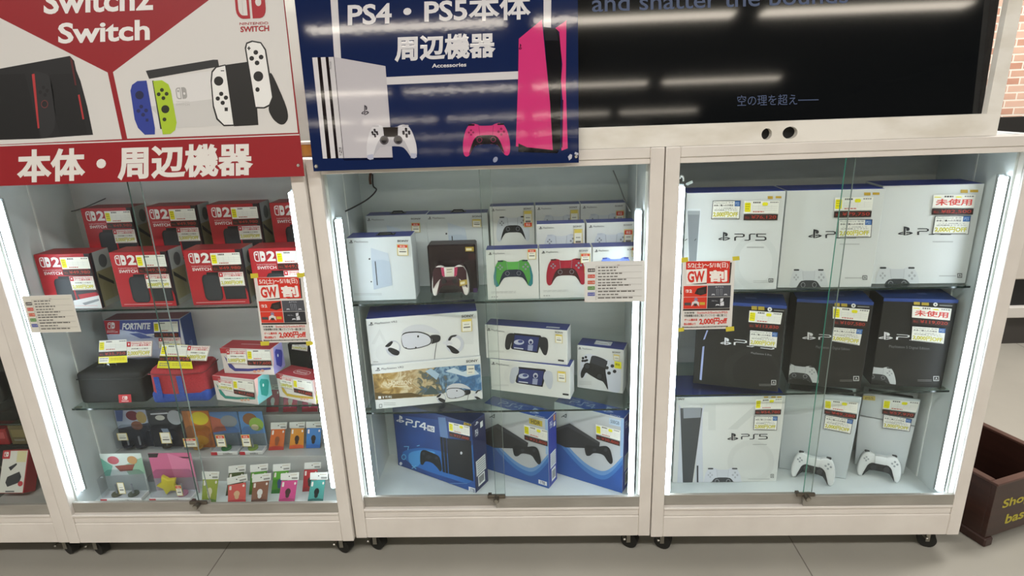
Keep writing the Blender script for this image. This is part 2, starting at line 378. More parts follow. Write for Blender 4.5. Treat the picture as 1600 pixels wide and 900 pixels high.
# low white unit by the back wall, seen past the right cabinet
yu = 1.55
z = [at_y(1590, v, yu).z for v in (420, 437, 480, 497, 504)]
u = thing('low_shelf_unit', 'low white shelf unit with a black opening by the far wall on the right', 'shelf unit', (3.05, yu, 0))
mb = MB(); mb.box(0, 0, z[1], 1.6, .35, z[1]+.30, mat('#c9c2b8', .5), .006); mb.build('cabinet_body', u)
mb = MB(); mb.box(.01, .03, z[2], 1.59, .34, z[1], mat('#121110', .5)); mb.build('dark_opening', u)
mb = MB(); mb.box(0, 0, max(z[3], .005), 1.6, .35, z[2], mat('#cfcac2', .5), .004); mb.build('lower_shelf', u)
mb = MB(); mb.box(0, .02, 0, 1.6, .34, max(z[3], .005), mat('#3a3632', .6)); mb.build('plinth', u)

# ceiling fixtures of the shop, seen as streaks in the glossy boards
for y in (-6.1, -11.6, -18.0, -26.5, -42.0):
    for x in (-6.3, -3.6, -.9, 1.8, 4.5):
        t = thing('ceiling_light', 'long unseen ceiling lamp, added to light the showcases and the space behind', 'ceiling lamp', (x, y, 2.999), 0, 'ceiling lamps of the shop')
        mb = MB(); mb.box(-1.2, -.17, -.05, 1.2, .17, 0, mat('#d8d6d0', .5), .004); mb.build('lamp_housing', t)
        mb = MB(); mb.box(-1.18, -.11, -.075, 1.18, .11, -.0505, brushed_emit('ceiling_lamp_diffuser', '#fff3e0', TUBE), .004); mb.build('lamp_diffuser', t)
for x, y in ((-1.6, -2.2), (.6, -2.2), (2.8, -2.2), (3.3, .6), (-.5, .2)):  # housings of the unseen area lights, not mirrored in the boards
    t = thing('ceiling_light', 'long unseen ceiling lamp, added to light the showcases and the space behind', 'ceiling lamp', (x, y, 2.999), 0, 'ceiling lamps of the shop')
    mb = MB(); mb.box(-.95, -.17, -.055, .95, .17, 0, mat('#d8d6d0', .5), .004); mb.build('lamp_housing', t)

# ================================================================== SHOWCASES
ZT, Z2, Z1, Z1B, ZB, ZF = 1.2248, 1.1846, .2185, .184, .08, .17
DEP = .33
def showcase(label, x0, x1, y0, shelves, led, led_z, back=INNER_DARK, lit=True, green=None, inner=INNER, steps=False, lamp_x=(.05, .05), lock=True):
    W = x1-x0
    r = thing('glass_showcase', label, 'showcase', (x0, y0, 0))
    for xa in (0, W-.035):
        mb = MB(); mb.box(xa, 0, ZB, xa+.035, .03, ZT, FRAME, .0025, 2); mb.build('stile', r)
    mb = MB(); mb.box(.035, .001, Z2+.014, W-.035, .03, ZT, FRAME, .002); mb.box(.035, .004, Z2, W-.035, .03, Z2+.0135, FRAME, .001); mb.build('top_rail', r)
    mb = MB(); mb.box(.035, .001, ZB, W-.035, .03, .152, FRAME, .002); mb.box(.035, .003, .1525, W-.035, .03, Z1B-.008, FRAME, .002); mb.box(.035, -.002, Z1B-.008, W-.035, .03, Z1B, FRAME, .0015); mb.build('base_panel', r)
    for xa, s in ((0, 1), (W-.04, -1)):
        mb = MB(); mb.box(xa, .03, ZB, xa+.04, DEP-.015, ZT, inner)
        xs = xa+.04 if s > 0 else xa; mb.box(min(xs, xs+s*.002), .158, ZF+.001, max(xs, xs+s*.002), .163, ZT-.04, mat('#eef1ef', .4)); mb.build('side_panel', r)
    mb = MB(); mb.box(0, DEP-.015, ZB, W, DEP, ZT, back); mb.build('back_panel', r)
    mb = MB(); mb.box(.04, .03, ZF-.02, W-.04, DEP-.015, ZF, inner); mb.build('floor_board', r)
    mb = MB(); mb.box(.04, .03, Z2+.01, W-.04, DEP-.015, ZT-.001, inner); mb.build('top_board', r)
    for zs, ya in shelves:
        mb = MB(); mb.box(.047, ya, zs-.005, W-.047, DEP-.018, zs, SHELF)
        mb.box(.047, ya-.0008, zs-.0052, W-.047, ya, zs+.0002, EDGE); sh = mb.build('glass_shelf', r)
        for xa in (.040, W-.058):
            for yb in (.11, .27):
                mb = MB(); mb.box(xa, yb, zs-.011, xa+.018, yb+.012, zs-.0055, STEEL, .001); mb.build('shelf_peg', sh)
    if lit:
        for k, xa in enumerate((lamp_x[0], W-lamp_x[1])):
            EM_ = brushed_emit('light_bar_diffuser', '#e6f2ff', led)
            mb = MB(); mb.box(xa-.0085, .034, led_z[0], xa+.0085, .048, led_z[1], EM_, .002, 1, lambda n, k=k, EM_=EM_: mat('#8d9291', .5) if n.x*(1 if k else -1) > .5 or n.y > .5 else EM_)
            lb = mb.build('light_bar', r); lb['label'] = 'glowing white light bar'
            mb = MB(); mb.box(xa-.009, .0485, led_z[0]-.006, xa+.009, .056, led_z[1]+.006, mat('#8d9291', .5), .002); mb.build('bar_holder', lb)
    for k, (xa, xb, yp, yr) in enumerate(((.035, W/2+.016, .0155, .0125), (W/2-.012, W-.035, .0065, .0012))):
        mb = MB(); mb.box(xa, yp, Z1-.004, xb, yp+.004, Z2+.004, PANE)
        xe = xb if k == 0 else xa; mb.box(xe-.0004, yp-.0001, Z1, xe+.0004, yp+.0041, Z2+.003, (green or PANEEDGE) if k else PANEFAINT); d = mb.build('glass_door', r)
        mb = MB(); mb.box(xa, yr, Z1B, xb, yr+.0105, Z1, ALU, .0008); mb.build('bottom_rail', d)
        if lock and k == 1:
            mb = MB(); mb.box(xa-.024, -.004, Z1+.001, xa+.030, .004, Z1+.013, DARKSTEEL, .003, 2); mb.cyl((xa+.003, .0, Z1+.004), (xa+.003, -.018, Z1+.004), .0085, DARKSTEEL)
            mb.cyl((xa+.003, -.018, Z1+.004), (xa+.003, -.021, Z1+.004), .006, STEEL); mb.box(xa-.022, .004, Z1+.003, xa-.012, .0152, Z1+.010, DARKSTEEL); lk = mb.build('lock', d); lk['label'] = 'grey metal sliding lock'
    for xa in (.05, W-.05):
        for ya in (.05, DEP-.05):
            mb = MB(); mb.box(xa-.022, ya-.022, ZB-.006, xa+.022, ya+.022, ZB, STEEL, .001)
            for s in (-1, 1): mb.box(xa+s*.007-.006, ya+.006+s*.0165-.0012, .024, xa+s*.007+.006, ya+.006+s*.0165+.0012, ZB-.006, STEEL)
            mb.box(xa-.026, ya-.03, .045, xa-.018, ya-.01, .052, STEEL, .002)
            c = mb.build('caster', r)
            mb = MB(); mb.cyl((xa-.0055, ya-.006, .0255), (xa+.0055, ya+.018, .0255), .0255, RUBBER, 24); mb.build('wheel', c)
    if steps:
        mb = MB(); mb.box(.042, .185, ZF, W-.042, .2619, .262, INNER_STEP, .001); mb.box(.042, .262, ZF, W-.042, DEP-.0155, .372, INNER_STEP, .001); mb.build('display_step', r)
    return r
PANEFAINT = mat('#87928e', .2)
INNER_STEP = noisy('grey_melamine_step', '#a9aaa8', '#b8b9b6', 5, .5)
SZ_L, SZ_M, SZ_R = (.811, .495), (.811, .467), (.822, .508)
XL, XM, XR, XF = (-.899, -.003), (.0, .8955), (.8975, 1.7965), (-1.80, -.9015)
showcase('white wooden showcase with red game boxes, left of the blue sign', *XL, -.0135, [(SZ_L[0]+.002, .0935), (SZ_L[1]+.002, .0935)], LED_L, (.245, 1.14), steps=True, lamp_x=(.050, .052))
showcase('white wooden showcase in the middle under the blue sign', *XM, 0, [(SZ_M[0], .08), (SZ_M[1], .08)], LED_M, (.20, 1.062), back=noisy('blue_grey_backing', '#d0dadb', '#dde5e5', 4, .5, 4, .3, .7, (1, 1, 6)), lamp_x=(.052, .053))
showcase('white wooden showcase on the right under the big dark screen', *XR, -.006, [(SZ_R[0], .086), (SZ_R[1], .086)], LED_R, (.205, 1.122), green=mat('#4d9480', .2), back=noisy('charcoal_backing', '#bbbdbc', '#cccecd', 5, .5, 4, .3, .7, (1, 1, 6)), lamp_x=(.05, .052))
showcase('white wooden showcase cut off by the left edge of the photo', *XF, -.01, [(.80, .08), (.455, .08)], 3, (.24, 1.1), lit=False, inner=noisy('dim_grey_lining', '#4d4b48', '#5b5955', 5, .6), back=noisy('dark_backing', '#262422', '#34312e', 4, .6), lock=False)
# ================================================================== CARTONS
def cards(c, ox, oy, k, quad, fn, name='price_card', **kw):
    A = (c.px(6) if isinstance(c, Carton) else c.px()).crop(ox, oy, k).sub(*quad); fn(A, **kw); return A.build(name, c.root)
BLUE, LOGO = '#39458f', '#3c3d42'
def brand(A, lx0, ly0, lx1, ly1, tx0, tx1, sony=None, word='PlayStation.', col='#6b6d72', sk=0, lcol=LOGO):
    shapes_logo(A.sub((lx0, ly0), (lx1, ly0+sk*.2), (lx1, ly1+sk*.2), (lx0, ly1)), lcol)
    h = ly1-ly0; A.text(word, tx0, ly0+h*.2+sk*.25, tx1, ly1-h*.12+sk*.25, col, 2, .01, sk)
    if sony: A.text('SONY', sony[0], sony[1], sony[2], sony[3], '#3a3a3a', 2, .03, sk*.5)
def hanger(c, x0, x1, y0, y1, col='#1b1b1d', up=.006):
    mb = MB(); m = mat(col, .35)
    mb.tube([(x0, y0, c.h), (x0+.004, y0, c.h+up), (x1-.004, y0, c.h+up), (x1, y0, c.h)], .002, m)
    mb.box(x0-.006, y0-.006, c.h, x1+.006, y1, c.h+.0012, m); return mb.build('carry_handle', c.root)

# ---------------------------------------------------------------- middle showcase, upper shelf
z = SZ_M[0]
K = (480, 240, 3.6)
c = Carton('disc_drive_carton', 'white disc drive box with a blue lid, front left of the upper middle shelf', 'boxed disc drive', (552, 471), (650.5, 468), z, top=[(542, 372.5), (646.7, 369.5)], d=.072, front='#dde4e8', topc=BLUE)
DW, DH = c.w, c.h
def drive_art(A, dx=0, dy=0):
    A.poly([(358+dx, 530+dy), (455+dx, 560+dy), (470+dx, 640+dy), (480+dx, 740+dy), (375+dx, 765+dy), (362+dx, 610+dy)], '#bccadb', 2)
    A.poly([(358+dx, 530+dy), (455+dx, 560+dy), (462+dx, 606+dy), (425+dx, 596+dy), (361+dx, 600+dy)], '#c9d4e1', 2.5)
    A.line([(383+dx, 607+dy), (395+dx, 738+dy)], 5, '#1f2226', 3); A.ell(351+dx, 592+dy, 5, 5, '#2a2d33', 3); A.ell(361+dx, 720+dy, 4, 4, '#2a2d33', 3)
A = c.px().crop(*K); brand(A, 235, 487, 258, 505, 265, 345, (507, 486, 570, 497)); drive_art(A); lines(A, 265, 420, 785, 800, 2, '#b9bcc0', 2, .3); A.build('printed_front', c.root)
cards(c, *K, [(505, 508), (567, 510), (570, 572), (508, 572)], price_dot, 'price_sticker')
hanger(c, .085, .125, .03, .05)
def back_drive(label, px0, y, K, args, dotq, dd, dot_kw, hx):
    p = at_y(*px0, y)
    c = Carton('disc_drive_carton', label, 'boxed disc drive', (p.x, y, z), (p.x+DW, y+.002, z), z, h=p.z-z, d=.062, front='#d3d9dc', topc=BLUE, world=True)
    A = c.px().crop(*K); brand(A, *args); drive_art(A, *dd); A.build('printed_front', c.root)
    cards(c, *K, dotq, price_dot, 'price_sticker', **dot_kw); hanger(c, hx, hx+.035, .03, .045); return c
back_drive('white disc drive box standing behind the front left one on the upper middle shelf', (570.3, 338), .235, K, (338, 364, 356, 380, 363, 435, (583, 362, 640, 371)), [(586, 388), (635, 388), (637, 442), (588, 442)], (90, -128), {}, .075)
back_drive('white disc drive box behind the maroon box and the pink controller', (665.6, 335.8), .235, K, (680, 354, 698, 371, 705, 778, (928, 348, 985, 358)), [(928, 368), (978, 368), (980, 412), (930, 412)], (432, -142), dict(red=False, yellow=True), .075)

c = Carton('maroon_controller_carton', 'dark maroon box with rounded corners behind the pink and white controller', 'boxed controller', (673, 459.5), (746.5, 457.5), z, top=[(671.7, 383.5), (746.7, 381.5)], d=.06, front='#241217', topc='#2c161b', side='#3a1a22', bev=.004)
A = c.px().crop(690, 380, 10); A.rect(150, 240, 380, 330, '#301a20', 1); A.rect(420, 160, 570, 260, '#3a171c', 1); A.rect(60, 120, 300, 126, '#3d2a30', 1); A.rect(495, 700, 570, 770, '#4a2a66', 1); A.build('printed_front', c.root)
A = c.px(6).crop(690, 380, 10).sub((370, 55), (505, 52), (505, 123), (372, 125)); A.rect(0, 0, 1, 1, '#b59a3e', 2); A.rect(.1, .3, .75, .8, '#efe6c2', 2.5); A.build('price_sticker', c.root)

def controller3d(name, label, loc, yaw, w, h, lean, body='#dde0e0', dark='#26282a', pad=None, btn='#9aa0a4', stick='#3a3c3e', cat='game controller'):
    t = thing(name, label, cat, loc, yaw); t.rotation_euler = (-lean, 0, yaw)
    S = lambda P: [(x*w, (1-y)*h) for x, y in P]
    def bulge(co):
        u = co.x/w*2-1; v = co.z/h
        co.y += .010*(1-min(1, v*1.3))*0 - .004*(1-u*u); return co
    mb = MB(); mb.prism(S(PAD), 0, .022, mat(body, .4), .009, 3, bulge, True); mb.build('controller_body', t)
    mb = MB(); mb.prism([(.5*w+(x-w*.5)*(.985 if y < .4*h else 1), y-(.02*h if y < .45*h else 0)) for x, y in S(PADC)], -.0025, .019, mat(dark, .35), .003, 2, bulge, True); mb.build('centre_grip', t)
    mb = MB(); mb.prism(S([(.36, .07), (.64, .07), (.625, .37), (.375, .37)]), -.0035, .01, mat(pad or body, .35), .0015, 2, bulge, True); mb.build('touch_pad', t)
    for cx in (.355, .645):
        mb = MB(); p = Vector((cx*w, -.006, .5*h)); mb.cyl(p+Vector((0, .005, 0)), p-Vector((0, .006, 0)), .070*w, mat(stick, .5), 20, .05*w); mb.cyl(p-Vector((0, .006, 0)), p-Vector((0, .010, 0)), .066*w, mat(stick, .5), 20); mb.build('thumb_stick', t)
    for dx, dy in ((0, -.085), (0, .085), (-.058, 0), (.058, 0)):
        mb = MB(); mb.cyl(((.82+dx)*w, .004, (.73-dy)*h), ((.82+dx)*w, -.0035, (.73-dy)*h), .026*w, mat(btn, .35), 12); mb.build('face_button', t)
    mb = MB()
    for dx, dy in ((0, -.07), (0, .07), (-.045, 0), (.045, 0)): mb.cyl(((.18+dx)*w, .004, (.73-dy)*h), ((.18+dx)*w, -.003, (.73-dy)*h), .024*w, mat(btn, .4), 6)
    mb.build('direction_pad', t)
    for x0 in (.13, .75):
        mb = MB(); mb.box(x0*w, .004, .945*h, (x0+.12)*w, .018, 1.01*h, mat(dark, .4), .003, 2); mb.build('trigger', t)
    return t
# the pink and white controller on its clear stand
pl = at_z(674, 469.5, z); pr = at_z(738, 468.5, z)
st = thing('acrylic_stand', 'clear acrylic stand holding the pink and white controller', 'display stand', (pl.x, pl.y, z+.0006), 0)
sw = pr.x-pl.x
mb = MB(); mb.box(0, 0, 0, sw, .045, .004, ACRYL, .001); mb.build('base_plate', st)
mb = MB(); mb.box(.008, .040, .004, sw-.006, .043, .105, ACRYL, .001); mb.build('back_plate', st)
for xa in (.03, sw-.034):
    mb = MB(); mb.box(xa, .004, .004, xa+.004, .040, .012, ACRYL); mb.build('rest_rib', st)
t = controller3d('game_controller', 'pink white and dark maroon controller propped on a clear stand', (pl.x+.004, pl.y-.004, z+.0135), 0, sw-.012, .088, R(9), body='#ece7e4', dark='#3a1420', pad='#efe9e6', btn='#d87c92', stick='#1d1a1c')
for nm, P, cl in (('side_grip', [(.05, .2), (.13, .06), (.3, .06), (.34, .40), (.22, .46), (.12, .6), (.04, .75)], '#3a1420'), ('side_grip', [(.95, .2), (.87, .06), (.7, .06), (.66, .40), (.78, .46), (.88, .6), (.96, .75)], '#3a1420'), ('pink_panel', [(.27, .07), (.37, .07), (.38, .38), (.30, .34)], '#c23a66'), ('pink_panel', [(.73, .07), (.63, .07), (.62, .38), (.70, .34)], '#c23a66')):
    mb = MB(); mb.prism([(x*(sw-.012), (1-y)*.088) for x, y in P], -.0046 if nm[0] == 's' else -.0052, 0, mat(cl, .4), .001, 1); mb.build(nm, t)
A = Art(lambda x, y: (x*(sw-.012), (1-y)*.088), lambda a, b, l: (a, -.009-EPS*l, b)).sub((.42, .07), (.60, .05), (.61, .34), (.42, .35)); A.rect(0, 0, 1, 1, '#e5dfcf', 1); A.rect(.1, .2, .9, .3, '#8f8a78', 2); A.rect(.1, .5, .8, .58, '#a59f8c', 2); A.build('price_sticker', t)
A = Art(lambda x, y: (x*(sw-.012), (1-y)*.088), lambda a, b, l: (a, -.009-EPS*l, b)).sub((.76, .5), (.97, .46), (.97, .62), (.77, .68)); A.rect(0, 0, 1, 1, '#b9a04a', 1); A.rect(.12, .3, .7, .75, '#efe6c8', 2); A.build('price_sticker', t)

# controller cartons: three rows
K2 = (750, 240, 3.6)
fw_, fh_ = None, None
def ctrl(label, BLw, h, yaw, body, dark, padc, sony=True, dots=(), dd=.052, cw=None):
    W = cw or CW
    c = Carton('controller_carton', label, 'boxed controller', BLw, (BLw[0]+W*math.cos(yaw), BLw[1]+W*math.sin(yaw), BLw[2]), BLw[2], h=h, d=dd, front='#dfe0dd', topc=BLUE, world=True)
    A = c.unit(); shapes_logo(A.win(.05, .045, .12, .10), LOGO); A.text('PlayStation.', .14, .055, .37, .095, '#75767a', 2, .01)
    if sony: A.text('SONY', .76, .045, .94, .08, '#4a4a4c', 2, .02)
    pad_art(A.win(.13, .20, .89, .74), body, dark, padc)
    lines(A, .07, .55, .83, .88, 2, '#b4b5b4', 2, .3); lines(A, .07, .2, .93, .95, 1, '#9a9b9a', 2, .8); A.build('printed_front', c.root)
    for q, kw in dots:
        B = c.unit(6).win(*q); price_dot(B, **kw); B.build('price_sticker', c.root)
    return c
a = at_z(762.5, 469, z); b = at_z(842.5, 467, z); CW = (b-a).length; CH = .5*(at_y(759.7, 391.4, a.y).z+at_y(840, 388.6, b.y).z)-z
c = ctrl('controller box showing a green controller, front row of the upper middle shelf', (a.x, a.y, z), CH, 0, '#4f9d45', '#20293c', '#5cb04f', False, [((.80, .0, .96, .2), {})])
A = c.unit()
for s in (0, 1):
    m = lambda x: 1-x if s else x
    A.poly([(.13+.76*m(x), .2+.54*y) for x, y in ((.0, .6), (.05, .25), (.08, .3), (.06, .7), (.13, .96), (.06, 1), (.01, .9))], '#2b7f86', 3.2)
A.build('printed_teal_sides', c.root)  # teal sides of the printed green controller
c2x = a.x+CW+.002
ctrl('controller box showing a red controller, front row beside the green one', (c2x, a.y, z), CH, 0, '#a3142f', '#3a1013', '#ad1a33', True, [((.79, .11, .97, .30), {}), ((.86, .36, .98, .50), dict(red=False, yellow=True))])
ctrl('controller box showing a pale blue controller, half behind the notice sheet', (c2x+CW+.002, a.y, z), CH, 0, '#7089e6', '#3b4a9c', '#7c94ec', True, [((.86, .02, 1.0, .2), {})], cw=.124)
def row(px, y, labels, dots, bodies, cw):
    p = at_y(*px[0], y); zb = p.z-CH
    for i, (q, lb) in enumerate(zip(px, labels)):
        p = at_y(*q, y); ctrl(lb, (p.x, y, zb), CH, 0, bodies[i], '#1f2021' if i == 0 and len(px) == 3 else '#c3c8d2', '#d3d7dd', True, [dots[i]], cw=cw)
    return zb
zm = row([(838, 351), (916.5, 348.8)], .148, ['white controller box in the middle row, behind the red one', 'white controller box in the middle row, behind the pale blue one'], [((.77, .11, .95, .5), dict(red=False, yellow=True, red_low=True)), ((.77, .14, .95, .5), {})], ['#ced3db', '#ced3db'], .1355)
zr = row([(764.4, 323.3), (835.8, 321), (907, 319.8)], .232, ['controller box with a white and black controller, back row behind the green one', 'white controller box second along the back row', 'white controller box at the right end of the back row'], [((.76, .10, .95, .44), dict(red=False, yellow=True, red_low=True)), ((.78, .11, .96, .48), dict(red=False, yellow=True, red_low=True)), ((.78, .15, .96, .5), {})], ['#cfd4db', '#ced3db', '#ced3db'], .1315)
rs = thing('display_riser', 'clear plastic riser under the back rows of controller boxes', 'display riser', (a.x+.012, .147, z+.0005), 0)
if zm-z > .004:
    x0_ = at_y(838, 351, .148).x-a.x-.014
    mb = MB(); mb.box(x0_, 0, 0, x0_+.268, .055, zm-z-.0008, ACRYL, .001); mb.build('lower_step', rs)
mb = MB(); mb.box(0, .082, 0, 3*.1315-.02, .14, zr-z-.0008, ACRYL, .001); mb.build('upper_step', rs)

# ---------------------------------------------------------------- middle showcase, lower glass shelf
z = SZ_M[1]; K = (540, 460, 4.5)
def headset(A, s=1, dx=0, dy=0):
    P = lambda *p: [(x*s+dx, y*s+dy) for x, y in p]
    A.blob(P((385, 280), (410, 240), (470, 212), (560, 210), (640, 245), (672, 280), (640, 275), (560, 262), (440, 262)), '#d5d6dc', 2)
    A.blob(P((395, 278), (430, 262), (520, 258), (590, 282), (610, 318), (600, 352), (520, 378), (440, 388), (402, 372), (390, 322)), '#26272b', 2.4)
    A.blob(P((393, 288), (430, 270), (520, 266), (582, 288), (602, 318), (593, 348), (520, 372), (440, 382), (406, 368), (394, 322)), '#d8d9e2', 2.8)
    A.blob(P((588, 284), (668, 282), (667, 330), (610, 346), (602, 350), (612, 318)), '#1f2024', 3)
    A.ell(510*s+dx, 294*s+dy, 7*s, 8*s, '#26272b', 3.4); A.ell(425*s+dx, 376*s+dy, 6*s, 5*s, '#26272b', 3.4); A.ell(494*s+dx, 372*s+dy, 6*s, 5*s, '#26272b', 3.4)
    A.line(P((640, 340), (632, 390), (625, 458)), 4*s, '#26272b', 3)
    A.ell(335*s+dx, 378*s+dy, 52*s, 56*s, '#c6c8d2', 2); A.ell(340*s+dx, 372*s+dy, 38*s, 40*s, '#e8e8e8', 2.3)
    A.blob(P((270, 366), (322, 325), (336, 332), (318, 360), (300, 370)), '#222327', 3); A.blob(P((292, 388), (312, 368), (384, 398), (372, 430), (332, 424)), '#222327', 3); A.blob(P((266, 376), (296, 366), (300, 384), (280, 388)), '#dcdce2', 3.2)
    A.ell(768*s+dx, 348*s+dy, 64*s, 66*s, '#ced0da', 2); A.ell(764*s+dx, 346*s+dy, 46*s, 46*s, '#e8e8e8', 2.3)
    A.blob(P((716, 322), (738, 286), (790, 282), (770, 296), (748, 300), (736, 326)), '#222327', 3); A.blob(P((704, 360), (742, 356), (806, 402), (786, 418), (748, 412), (730, 380)), '#222327', 3); A.blob(P((682, 332), (720, 328), (760, 340), (740, 352), (684, 348)), '#dcdce2', 3.2)
def landscape():
    m = bpy.data.materials.new('landscape_print'); m.use_nodes = True; nt = m.node_tree; b = nt.nodes['Principled BSDF']
    tc = nt.nodes.new('ShaderNodeTexCoord'); nz = nt.nodes.new('ShaderNodeTexNoise'); nz.inputs['Scale'].default_value = 34; nz.inputs['Detail'].default_value = 8; nz.inputs['Distortion'].default_value = 1.2
    sp = nt.nodes.new('ShaderNodeSeparateXYZ'); ad = nt.nodes.new('ShaderNodeMath'); ad.operation = 'MULTIPLY_ADD'; ad.inputs[1].default_value = 2.85
    sc = nt.nodes.new('ShaderNodeMath'); sc.operation = 'MULTIPLY_ADD'; sc.inputs[1].default_value = .8; sc.inputs[2].default_value = -.40
    cr = nt.nodes.new('ShaderNodeValToRGB'); e = cr.color_ramp.elements; e[0].position = 0; e[0].color = lin('#7d6236'); e[1].position = 1; e[1].color = lin('#8fb0cf')
    for p, cl in ((.12, '#b08f52'), (.22, '#ddd0ae'), (.30, '#a58554'), (.42, '#c9b690'), (.50, '#6a6650'), (.58, '#4d6c88'), (.66, '#8fb0ca'), (.76, '#3f6690'), (.88, '#4d7eb0')): q = e.new(p); q.color = lin(cl)
    nt.links.new(tc.outputs['Object'], sp.inputs[0]); nt.links.new(tc.outputs['Object'], nz.inputs['Vector']); nt.links.new(nz.outputs['Fac'], sc.inputs[0])
    nt.links.new(sp.outputs['X'], ad.inputs[0]); nt.links.new(sc.outputs[0], ad.inputs[2]); nt.links.new(ad.outputs[0], cr.inputs[0]); nt.links.new(cr.outputs[0], b.inputs['Base Color']); b.inputs['Roughness'].default_value = .4
    return m
c = Carton('headset_carton', 'wide headset box with a mountain landscape picture, lower of the stack of two', 'boxed headset', (587.8, 640), (754.4, 623.5), z, top=[(581, 572), (751, 557.8)], d=.115, front='#e6e7e5', topc='#d5d7da')
VW = c.w
A = c.px().crop(*K); A.poly([(190, 560), (330, 550), (470, 530), (640, 512), (946, 490), (960, 690), (860, 670), (700, 690), (660, 712), (470, 726), (208, 742)], landscape(), 1)
A.poly([(560, 540), (600, 520), (660, 560), (640, 600)], '#a9c3d8', 1.5); A.poly([(545, 705), (600, 640), (640, 670), (655, 700)], '#4a5a5c', 1.5); A.poly([(700, 540), (760, 515), (820, 545), (900, 520), (940, 560), (850, 580), (780, 560)], '#cfdfea', 1.5); A.poly([(200, 690), (300, 700), (460, 690), (560, 715), (208, 742)], '#5d4a26', 1.5)
brand(A, 208, 515, 245, 541, 252, 408, (847, 462, 930, 480), 'PlayStation VR2', sk=-14)
A.text('HORIZON', 302, 610, 462, 640, '#eadfc4', 2, .02, -8); A.rect(330, 645, 440, 650, '#eadfc4', 2, -4)
A.rect(230, 715, 250, 733, '#f0f0ee', 2); A.text('V', 258, 714, 272, 732, '#f0f0ee', 2, .03); A.text('PS VR2', 280, 712, 325, 727, '#f0f0ee', 2, .01)
headset(A, .62, 466, 494); A.line([(238, 772), (256, 771), (256, 792), (238, 794), (238, 772)], 3, '#3a3a3a', 2); lines(A, 268, 352, 760, 785, 2, '#b9b9b6', 2, .35); A.build('printed_front', c.root)
A = c.px(6).crop(*K).sub((850, 498), (905, 496), (907, 558), (852, 562)); A.rect(0, 0, 1, 1, '#ece9dc', 2); A.rect(.2, .3, .9, .42, '#8c8a80', 2.5); A.rect(.2, .7, .7, .8, '#b3b1a6', 2.5); A.build('price_sticker', c.root)
zt_ = z+c.h+.0004
c = Carton('headset_carton', 'wide white headset box with a blue lid, upper of the stack of two', 'boxed headset', (579.5, 570), (749.5, 556), zt_, top=[(570.4, 498.5), (744.4, 487)], d=.115, front='#e4e5e4', topc='#303c8c')
A = c.px().crop(*K); A.poly([(180, 350), (240, 240), (290, 340), (270, 345), (240, 280), (205, 350)], '#dcdddc', 1); A.ell(290, 410, 80, 70, '#dfe0df', 1); A.rect(810, 210, 900, 350, '#dcdddc', 1)
brand(A, 162, 196, 196, 221, 205, 362, (815, 146, 900, 164), 'PlayStation VR2', sk=-14); headset(A); lines(A, 195, 230, 470, 480, 1, '#b0b0ae', 2); A.build('printed_front', c.root)
cards(c, *K, [(813, 174), (888, 166), (890, 256), (815, 262)], price_dot, 'price_sticker', red=False, yellow=True)

K = (740, 460, 4.5)
def handheld(A, dx, dy, grip):
    P = lambda *p: [(x+dx, y+dy) for x, y in p]
    A.poly(P((284, 270), (470, 288), (482, 305), (452, 412), (270, 384), (262, 372)), '#16171b', 2)
    A.poly(P((290, 284), (462, 300), (445, 402), (276, 378)), '#24306c', 2.4)
    A.blob(P((222, 330), (232, 285), (252, 271), (288, 272), (282, 318), (266, 340), (256, 386), (232, 390), (221, 370)), grip, 2.2)
    A.blob(P((468, 300), (500, 298), (522, 312), (527, 372), (514, 428), (492, 426), (466, 372), (456, 345)), grip, 2.2)
    A.ell(320+dx, 335+dy, 36, 18, '#b9bdd0', 2.8); A.ell(330+dx, 330+dy, 18, 10, '#3a4580', 3); A.ell(403+dx, 332+dy, 17, 19, '#c5c8d6', 2.8); A.ell(403+dx, 336+dy, 10, 11, '#2b3264', 3); A.poly(P((384, 352), (420, 356), (414, 396), (380, 392)), '#9aa1bf', 2.8)
    A.rect(285+dx, 370+dy, 350+dx, 378+dy, '#c9ccd8', 3, 8)
def pframe(A, dx, dy, grip):
    A.ell(330+dx, 330+dy, 150, 95, '#dededb', 1); A.ell(330+dx, 330+dy, 115, 70, '#e6e6e3', 1.3)
    brand(A, 93+dx, 234+dy, 119+dx, 256+dy, 125+dx, 222+dx, (572+dx, 258+dy, 630+dx, 269+dy), sk=14); handheld(A, dx, dy, grip)
    A.rect(594+dx, 456+dy, 636+dx, 468+dy, '#2a2a2c', 2, 5); lines(A, 105+dx, 215+dx, 395+dy, 410+dy, 2, '#c0c0bc', 2, .3)
c = Carton('handheld_carton', 'box of the handheld with white grips, lower of the stack of two', 'boxed handheld console', (767.8, 609), (891, 624.4), z, top=[(764, 561.5), (890.5, 573)], d=.055, front='#e2e2de', topc=BLUE)
A = c.px().crop(*K); pframe(A, 33, 238, '#c4c8d2'); A.build('printed_front', c.root)
cards(c, *K, [(590, 535), (650, 540), (650, 615), (592, 608)], price_dot, 'price_sticker', red=False, yellow=True)
zt_ = z+c.h+.0004
c = Carton('handheld_carton', 'handheld box with black grips and a blue lid, upper of the stack of two', 'boxed handheld console', (760, 559.5), (886.7, 571), zt_, top=[(756.7, 508.5), (885.6, 515.5)], d=.055, front='#e2e2de', topc='#2f3b88')
A = c.px().crop(*K); pframe(A, 0, 0, '#232428'); A.build('printed_front', c.root)
cards(c, *K, [(575, 276), (626, 281), (626, 342), (577, 336)], price_dot, 'price_sticker', red=False, yellow=True)
A = c.top_unit(); A.rect(.74, .62, .9, .82, '#c9ccd8', 1.2); A.build('printed_lid', c.root)

